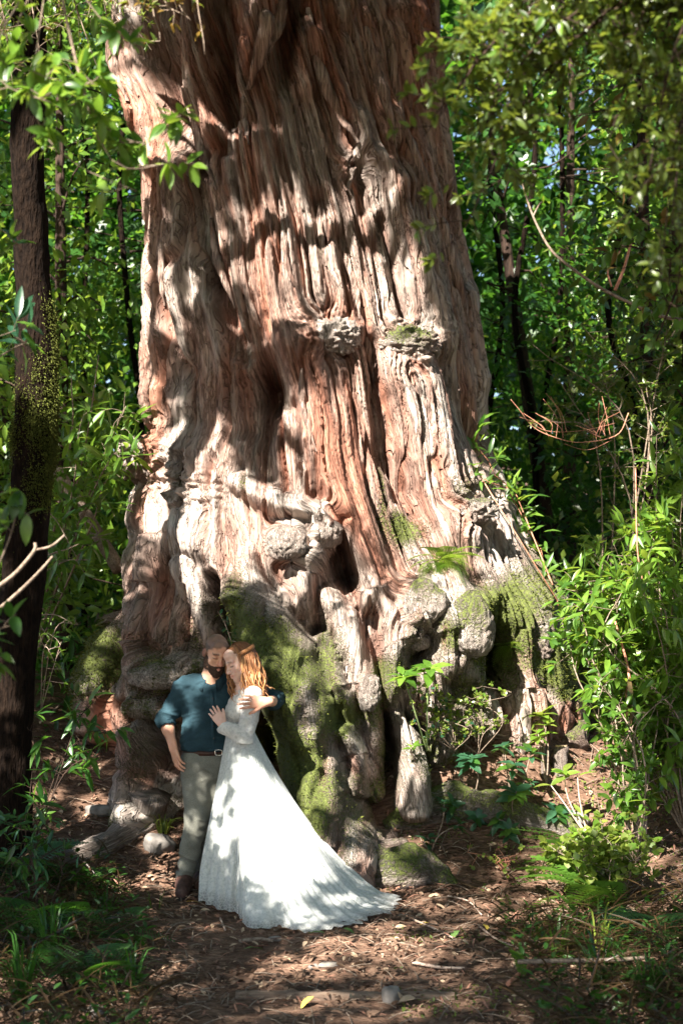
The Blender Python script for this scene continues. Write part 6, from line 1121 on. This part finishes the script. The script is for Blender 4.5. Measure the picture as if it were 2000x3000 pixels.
# far wood: one mass of leaves closing the view
nF = 120000; P = np.stack([rng.uniform(-13, 13, nF), rng.uniform(20.5, 31, nF), rng.uniform(.5, 13, nF) ** 1.0], -1); P[:, 2] += ground_h(P[:, 0], P[:, 1]) * .6; px, py, _ = proj(P); P = P[rng.uniform(0, 1, nF) > gap(px, py)]
cl = n3(P[:, 0] / 1.3, P[:, 1] / 1.3, P[:, 2] / 1.0, 121); P = P[cl + .5 * rng.normal(size=len(P)) > -.9]; nF = len(P)
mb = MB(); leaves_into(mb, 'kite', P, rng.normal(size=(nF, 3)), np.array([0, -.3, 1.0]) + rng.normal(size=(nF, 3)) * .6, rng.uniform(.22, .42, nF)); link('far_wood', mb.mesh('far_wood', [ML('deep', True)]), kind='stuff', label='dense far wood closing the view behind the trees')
# undergrowth on the forest floor behind
nU = 9000; P = np.stack([rng.uniform(-7, 7, nU), rng.uniform(13.2, 20, nU), np.zeros(nU)], -1); P = P[(np.abs(P[:, 0] - 0.0) > 1.9) | (P[:, 1] > 16.5)]; P[:, 2] = ground_h(P[:, 0], P[:, 1]) + rng.uniform(0, .8, len(P)) ** 1.5; nU = len(P)
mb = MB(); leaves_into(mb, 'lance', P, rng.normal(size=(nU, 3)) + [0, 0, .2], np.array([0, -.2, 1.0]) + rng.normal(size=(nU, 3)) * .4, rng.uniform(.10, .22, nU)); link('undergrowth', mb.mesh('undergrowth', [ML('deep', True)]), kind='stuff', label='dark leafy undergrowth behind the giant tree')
# ------------------------------------------------------------------ litter, stones, stump, step
M_LIT = [plain_mat('litter_' + n__, a, b_, 30, .8, .2) for n__, a, b_ in (('brown', (.085, .05, .033), (.17, .105, .07)), ('tan', (.28, .19, .12), (.44, .33, .23)), ('red', (.17, .08, .055), (.29, .15, .105)), ('yellow', (.42, .30, .05), (.58, .45, .10)), ('green', (.06, .13, .03), (.14, .24, .06)))]
def litter_pos(n, box=(-2.9, 2.6, 8.1, 13.6)):
    P = np.stack([rng.uniform(box[0], box[1], n), rng.uniform(box[2], box[3], n)], -1); return np.column_stack([P, ground_h(P[:, 0], P[:, 1]) + .012])
for m_, cnt, nm in ((0, 15000, 'brown'), (1, 2400, 'tan'), (2, 5000, 'reddish')):
    P = litter_pos(cnt); P = P[fbm2(P[:, 0] * 1.2, P[:, 1] * 1.2, 131 + m_, 2) + rng.normal(size=len(P)) * .3 > -.25]; n_ = len(P); a = rng.uniform(0, 6.28, n_); mb = MB(); P[:, 2] += rng.uniform(0, .02, n_)
    leaves_into(mb, 'broad' if m_ != 2 else 'strap', P, np.stack([np.cos(a), np.sin(a), rng.normal(size=n_) * .25], -1), np.array([0, 0, 1.0]) + rng.normal(size=(n_, 3)) * .4, (.018 + .055 * rng.uniform(0, 1, n_) ** 2) * (1 if m_ != 2 else 1.5)); link('leaf_litter', mb.mesh('leaf_litter', [M_LIT[m_]]), kind='stuff', label=nm + ' leaf litter strewn over the forest floor')
mb = MB(); P = litter_pos(1100)
for p in P:
    a = rng.uniform(0, 3.14); l_ = rng.uniform(.05, .22); d = np.array([math.cos(a) * l_, math.sin(a) * l_, 0]); e = p + d; e[2] = gz(e[0], e[1]) + .015 + rng.uniform(0, .02); tube(mb, [p, (p + e) / 2 + [0, 0, .01], e], [.004, .0025], 4, 4, cap=False)
link('twig_litter', mb.mesh('twig_litter', [M_TWIG]), kind='stuff', label='small broken twigs scattered over the forest floor')
LEAFO = [mesh_np('fallen_leaf', *LG['broad'], [M_LIT[k]]) for k in (1, 3, 4, 2)]
spots = [(1255, 2720, 1, 'yellow dead leaf in the sun right of the train'), (950, 2752, 2, 'fresh green leaf at the hem of the train'), (1005, 2738, 2, 'pale green leaf just right of the green leaf at the hem'), (1100, 2345, 1, 'yellow leaf at the foot of the gnarled pale root'), (918, 2940, 1, 'yellow leaf on the path left of the dark grey stone'), (1155, 2860, 2, 'bright green leaf in front of the timber step stone'), (1425, 2740, 1, 'yellowish curled leaf at the right edge of the path'), (1345, 2745, 2, 'green leaf near the long pale stick'), (1410, 2768, 2, 'large green leaf lying at the right of the path'), (545, 2660, 1, 'yellow leaf in front of the boot of the man'), (770, 2740 + 60, 2, 'green leaf left of the sunny path patch'), (1275, 2665, 0, 'tan dead leaf lying right of the train end'), (1580, 2605, 3, 'long orange-brown dead leaf in the shade at right'), (1215, 2945, 0, 'tan leaf on the bare path right of the dark stone'), (260, 2310, 1, 'yellow leaf on the dark bank at left'), (1420, 2290, 3, 'reddish leaf on the sunny litter behind the saplings')]
for x, y, k, l_ in spots:
    p = hit(x, y) + Vector((0, 0, .035)); o = link('fallen_leaf', LEAFO[k], None, p, label=l_, category='leaf', group='single leaves fallen on the ground'); s_ = rng.uniform(.08, .12); o.scale = (s_,) * 3; o.rotation_euler = (rng.normal() * .25, rng.normal() * .25, rng.uniform(0, 6.28))
M_STONE = plain_mat('grey_stone', (.09, .08, .072), (.22, .20, .185), 14, .85, .6); M_PSTONE = plain_mat('pale_stone', (.24, .20, .165), (.42, .37, .32), 14, .85, .6)
def stone(x, y, r, label, m_=None, sq=(1, .8, .6), seed=0):
    p = hit(x, y); nu, nv = 26, 16; a, e = np.meshgrid(np.arange(nu) / nu * 2 * math.pi, np.linspace(-.5, .5, nv) * math.pi * .99, indexing='ij'); Dd = np.stack([np.cos(e) * np.cos(a), np.cos(e) * np.sin(a), np.sin(e)], -1).reshape(-1, 3); f = 1 + .35 * fbm3(Dd, .8, 141 + seed, 3); V = Dd * f[:, None] * r * np.array(sq)
    i, j = np.meshgrid(np.arange(nu), np.arange(nv - 1), indexing='ij'); i2 = (i + 1) % nu; link('stone', mesh_np('stone', V, np.stack([i * nv + j, i2 * nv + j, i2 * nv + j + 1, i * nv + j + 1], -1).reshape(-1, 4), [m_ or M_STONE]), None, p + Vector((0, 0, r * sq[2] * .45)), label=label, category='stone')
stone(1145, 2935, .058, 'dark grey stone sitting on the edge of the timber step', None, (.9, .8, 1.0), 1); stone(465, 2490, .115, 'rounded stone with dry grass left of the man', None, (1, .8, .75), 3); stone(295, 2385, .10, 'broad stone on the bank at left', None, (1.3, .8, .5), 4); stone(400, 2385, .08, 'stone beside the left root, smaller than its broad neighbour', None, (1, .8, .7), 5)
stone(280, 2975, .05, 'small grey stone at the lower left corner of the path', None, (1, .9, .7), 6); stone(805, 2755, .035, 'flat dark stone at the hem of the dress', None, (1.2, .9, .5), 7); stone(920, 2838, .03, 'small grey stone in the middle of the path', None, (1, .9, .6), 8); stone(960, 2832, .04, 'light stone half buried in the path', M_PSTONE, (1.4, .9, .5), 9); stone(1680, 2420, .09, 'mottled stone in front of the dark hollow at right', None, (1.3, .9, .7), 11)
p = hit(1640, 2262); stump = thing('tree_stump', 'small cut stump with a pale sawn top at right', 'stump', p); bark_tube('stump_bark', [p - Vector((0, 0, .08)), p + Vector((0, 0, .08)), p + Vector((.01, 0, .19))], [.06, .052, .05], .1, .3, 14, 20, .15, stump, p)
mb = MB(); tube(mb, [p + Vector((.01, 0, .186)), p + Vector((.01, 0, .196))], [.047, .046], 20, 2); link('cut_face', mb.mesh('cut_face', [plain_mat('sawn_wood', (.38, .27, .17), (.55, .42, .28), 60, .8, .2, (1, 1, .1))], p, False), stump)
p2 = hit(1600, 2280); st2 = thing('tree_stump', 'thin broken stump stem left of the cut stump', 'stump', p2); bark_tube('stump_bark', [p2 - Vector((0, 0, .05)), p2 + Vector((-.01, 0, .1)), p2 + Vector((-.03, 0, .22))], [.035, .028, .022], .1, .3, 12, 14, .2, st2, p2)
a_, b_ = hit(690, 2925), hit(1330, 2925); m_ = (a_ + b_) / 2; step = thing('timber_step', 'weathered timber edge of a path step half sunk in the dirt', 'step', m_)
mb = MB(); nS = 60
V = []
for k in range(nS):
    t = k / (nS - 1); c = a_.lerp(b_, t); w1 = .012 * n2(t * 9, 0, 151); z = gz(c.x, c.y)
    for dy, dz in ((-.035, -.05), (-.04, .018), (-.028, .032), (.03, .030), (.04, .016), (.04, -.05)): V.append((c.x, c.y + dy + w1, z + dz + .006 * n2(t * 22, dy * 30, 152)))
i, j = np.meshgrid(np.arange(nS - 1), np.arange(6), indexing='ij'); j2 = (j + 1) % 6; e_ = (nS - 1) * 6
mb.add(V, np.stack([i * 6 + j, i * 6 + j2, (i + 1) * 6 + j2, (i + 1) * 6 + j], -1).reshape(-1, 4), [[0, 1, 2], [0, 2, 3], [0, 3, 4], [0, 4, 5], [e_, e_ + 2, e_ + 1], [e_, e_ + 3, e_ + 2], [e_, e_ + 4, e_ + 3], [e_, e_ + 5, e_ + 4]])
link('plank', mb.mesh('plank', [plain_mat('weathered_timber', (.085, .055, .04), (.21, .15, .11), 20, .85, .6, (.2, 3, 3))], m_), step)
for lab, l_, rr, mm in [('grey-brown stick lying left of the dress hem', [(700, 2768), (760, 2762), (800, 2768)], (.012, .009), M_TWIG), ('long thin stick on the litter right of the train', [(1200, 2700), (1270, 2730), (1330, 2760)], (.007, .005), M_PALE), ('curved thin twig at the right of the path', [(1400, 2720), (1450, 2760), (1520, 2790)], (.007, .005), M_PALE), ('short twig standing at the dress hem', [(645, 2700), (660, 2735)], (.006, .005), M_PALE), ('long pale stick across the sunny path', [(1205, 2830), (1290, 2845), (1360, 2848)], (.010, .007), M_PALE), ('dark stick on the bank left of the man', [(200, 2600), (290, 2565), (350, 2550)], (.012, .008), M_TWIG), ('slanting stick on the left bank by the mossy root', [(150, 2100), (190, 2060), (240, 2020)], (.012, .008), M_TWIG), ('bent dry twig right of the train end', [(1310, 2635), (1370, 2650), (1410, 2690)], (.006, .004), M_PALE)]:
    bare('fallen_stick', lab, [[hit(x, y) + Vector((0, 0, .02)) for x, y in l_]], mm, cat='stick', r=rr, sides=7)
# ground moss patches
nM = 7000; P = litter_pos(nM, (.3, 2.4, 8.4, 12.6)); P = P[fbm2(P[:, 0] * 1.6, P[:, 1] * 1.6, 161, 3) > .12]; nM = len(P); mb = MB(); leaves_into(mb, 'card', P, rng.normal(size=(nM, 3)) + [0, 0, .4], rng.normal(size=(nM, 3)), rng.uniform(.01, .03, nM)); link('ground_moss', mb.mesh('ground_moss', [ML('olive', True)]), kind='stuff', label='low moss and seedlings on the forest floor')

# dense dark undergrowth in both lower corners
for nm, lab, bx_, n_ in (('left', 'dark tangle of low leaves and grass covering the lower left corner', (-2.6, -.95, 7.7, 11.4), 3600), ('right', 'dark tangle of low leaves and grass covering the lower right corner', (.95, 2.6, 7.6, 10.4), 3600)):
    P = litter_pos(n_, bx_); px, py, _ = proj(P); edge = (px < 330 + .18 * (py - 2500) + 90 * n2(py / 120, py * 0, 171)) if nm == 'left' else (px > 1560 - .22 * (py - 2500) + 90 * n2(py / 120, py * 0, 172)); P = P[edge]; n_ = len(P); P[:, 2] += rng.uniform(0, .16, n_)
    mb = MB(); k = n_ // 2; a = rng.uniform(0, 6.28, n_); D_ = np.stack([np.cos(a), np.sin(a), rng.uniform(-.2, 1.2, n_)], -1); md = MB(); leaves_into(md, 'blade', P[:k], D_[:k], np.array([0, 0, 1.0]) + rng.normal(size=(k, 3)) * .3, rng.uniform(.14, .34, k)); link('dry_grass', md.mesh('dry_grass', [ML('dry', True)]), kind='stuff', label='dry brown grass and leaf strips tangled in the lower ' + nm + ' corner'); leaves_into(mb, 'oval', P[k:], D_[k:], np.array([0, 0, 1.0]) + rng.normal(size=(n_ - k, 3)) * .4, rng.uniform(.03, .075, n_ - k)); link('undergrowth', mb.mesh('undergrowth', [ML('deep', True)]), kind='stuff', label=lab)
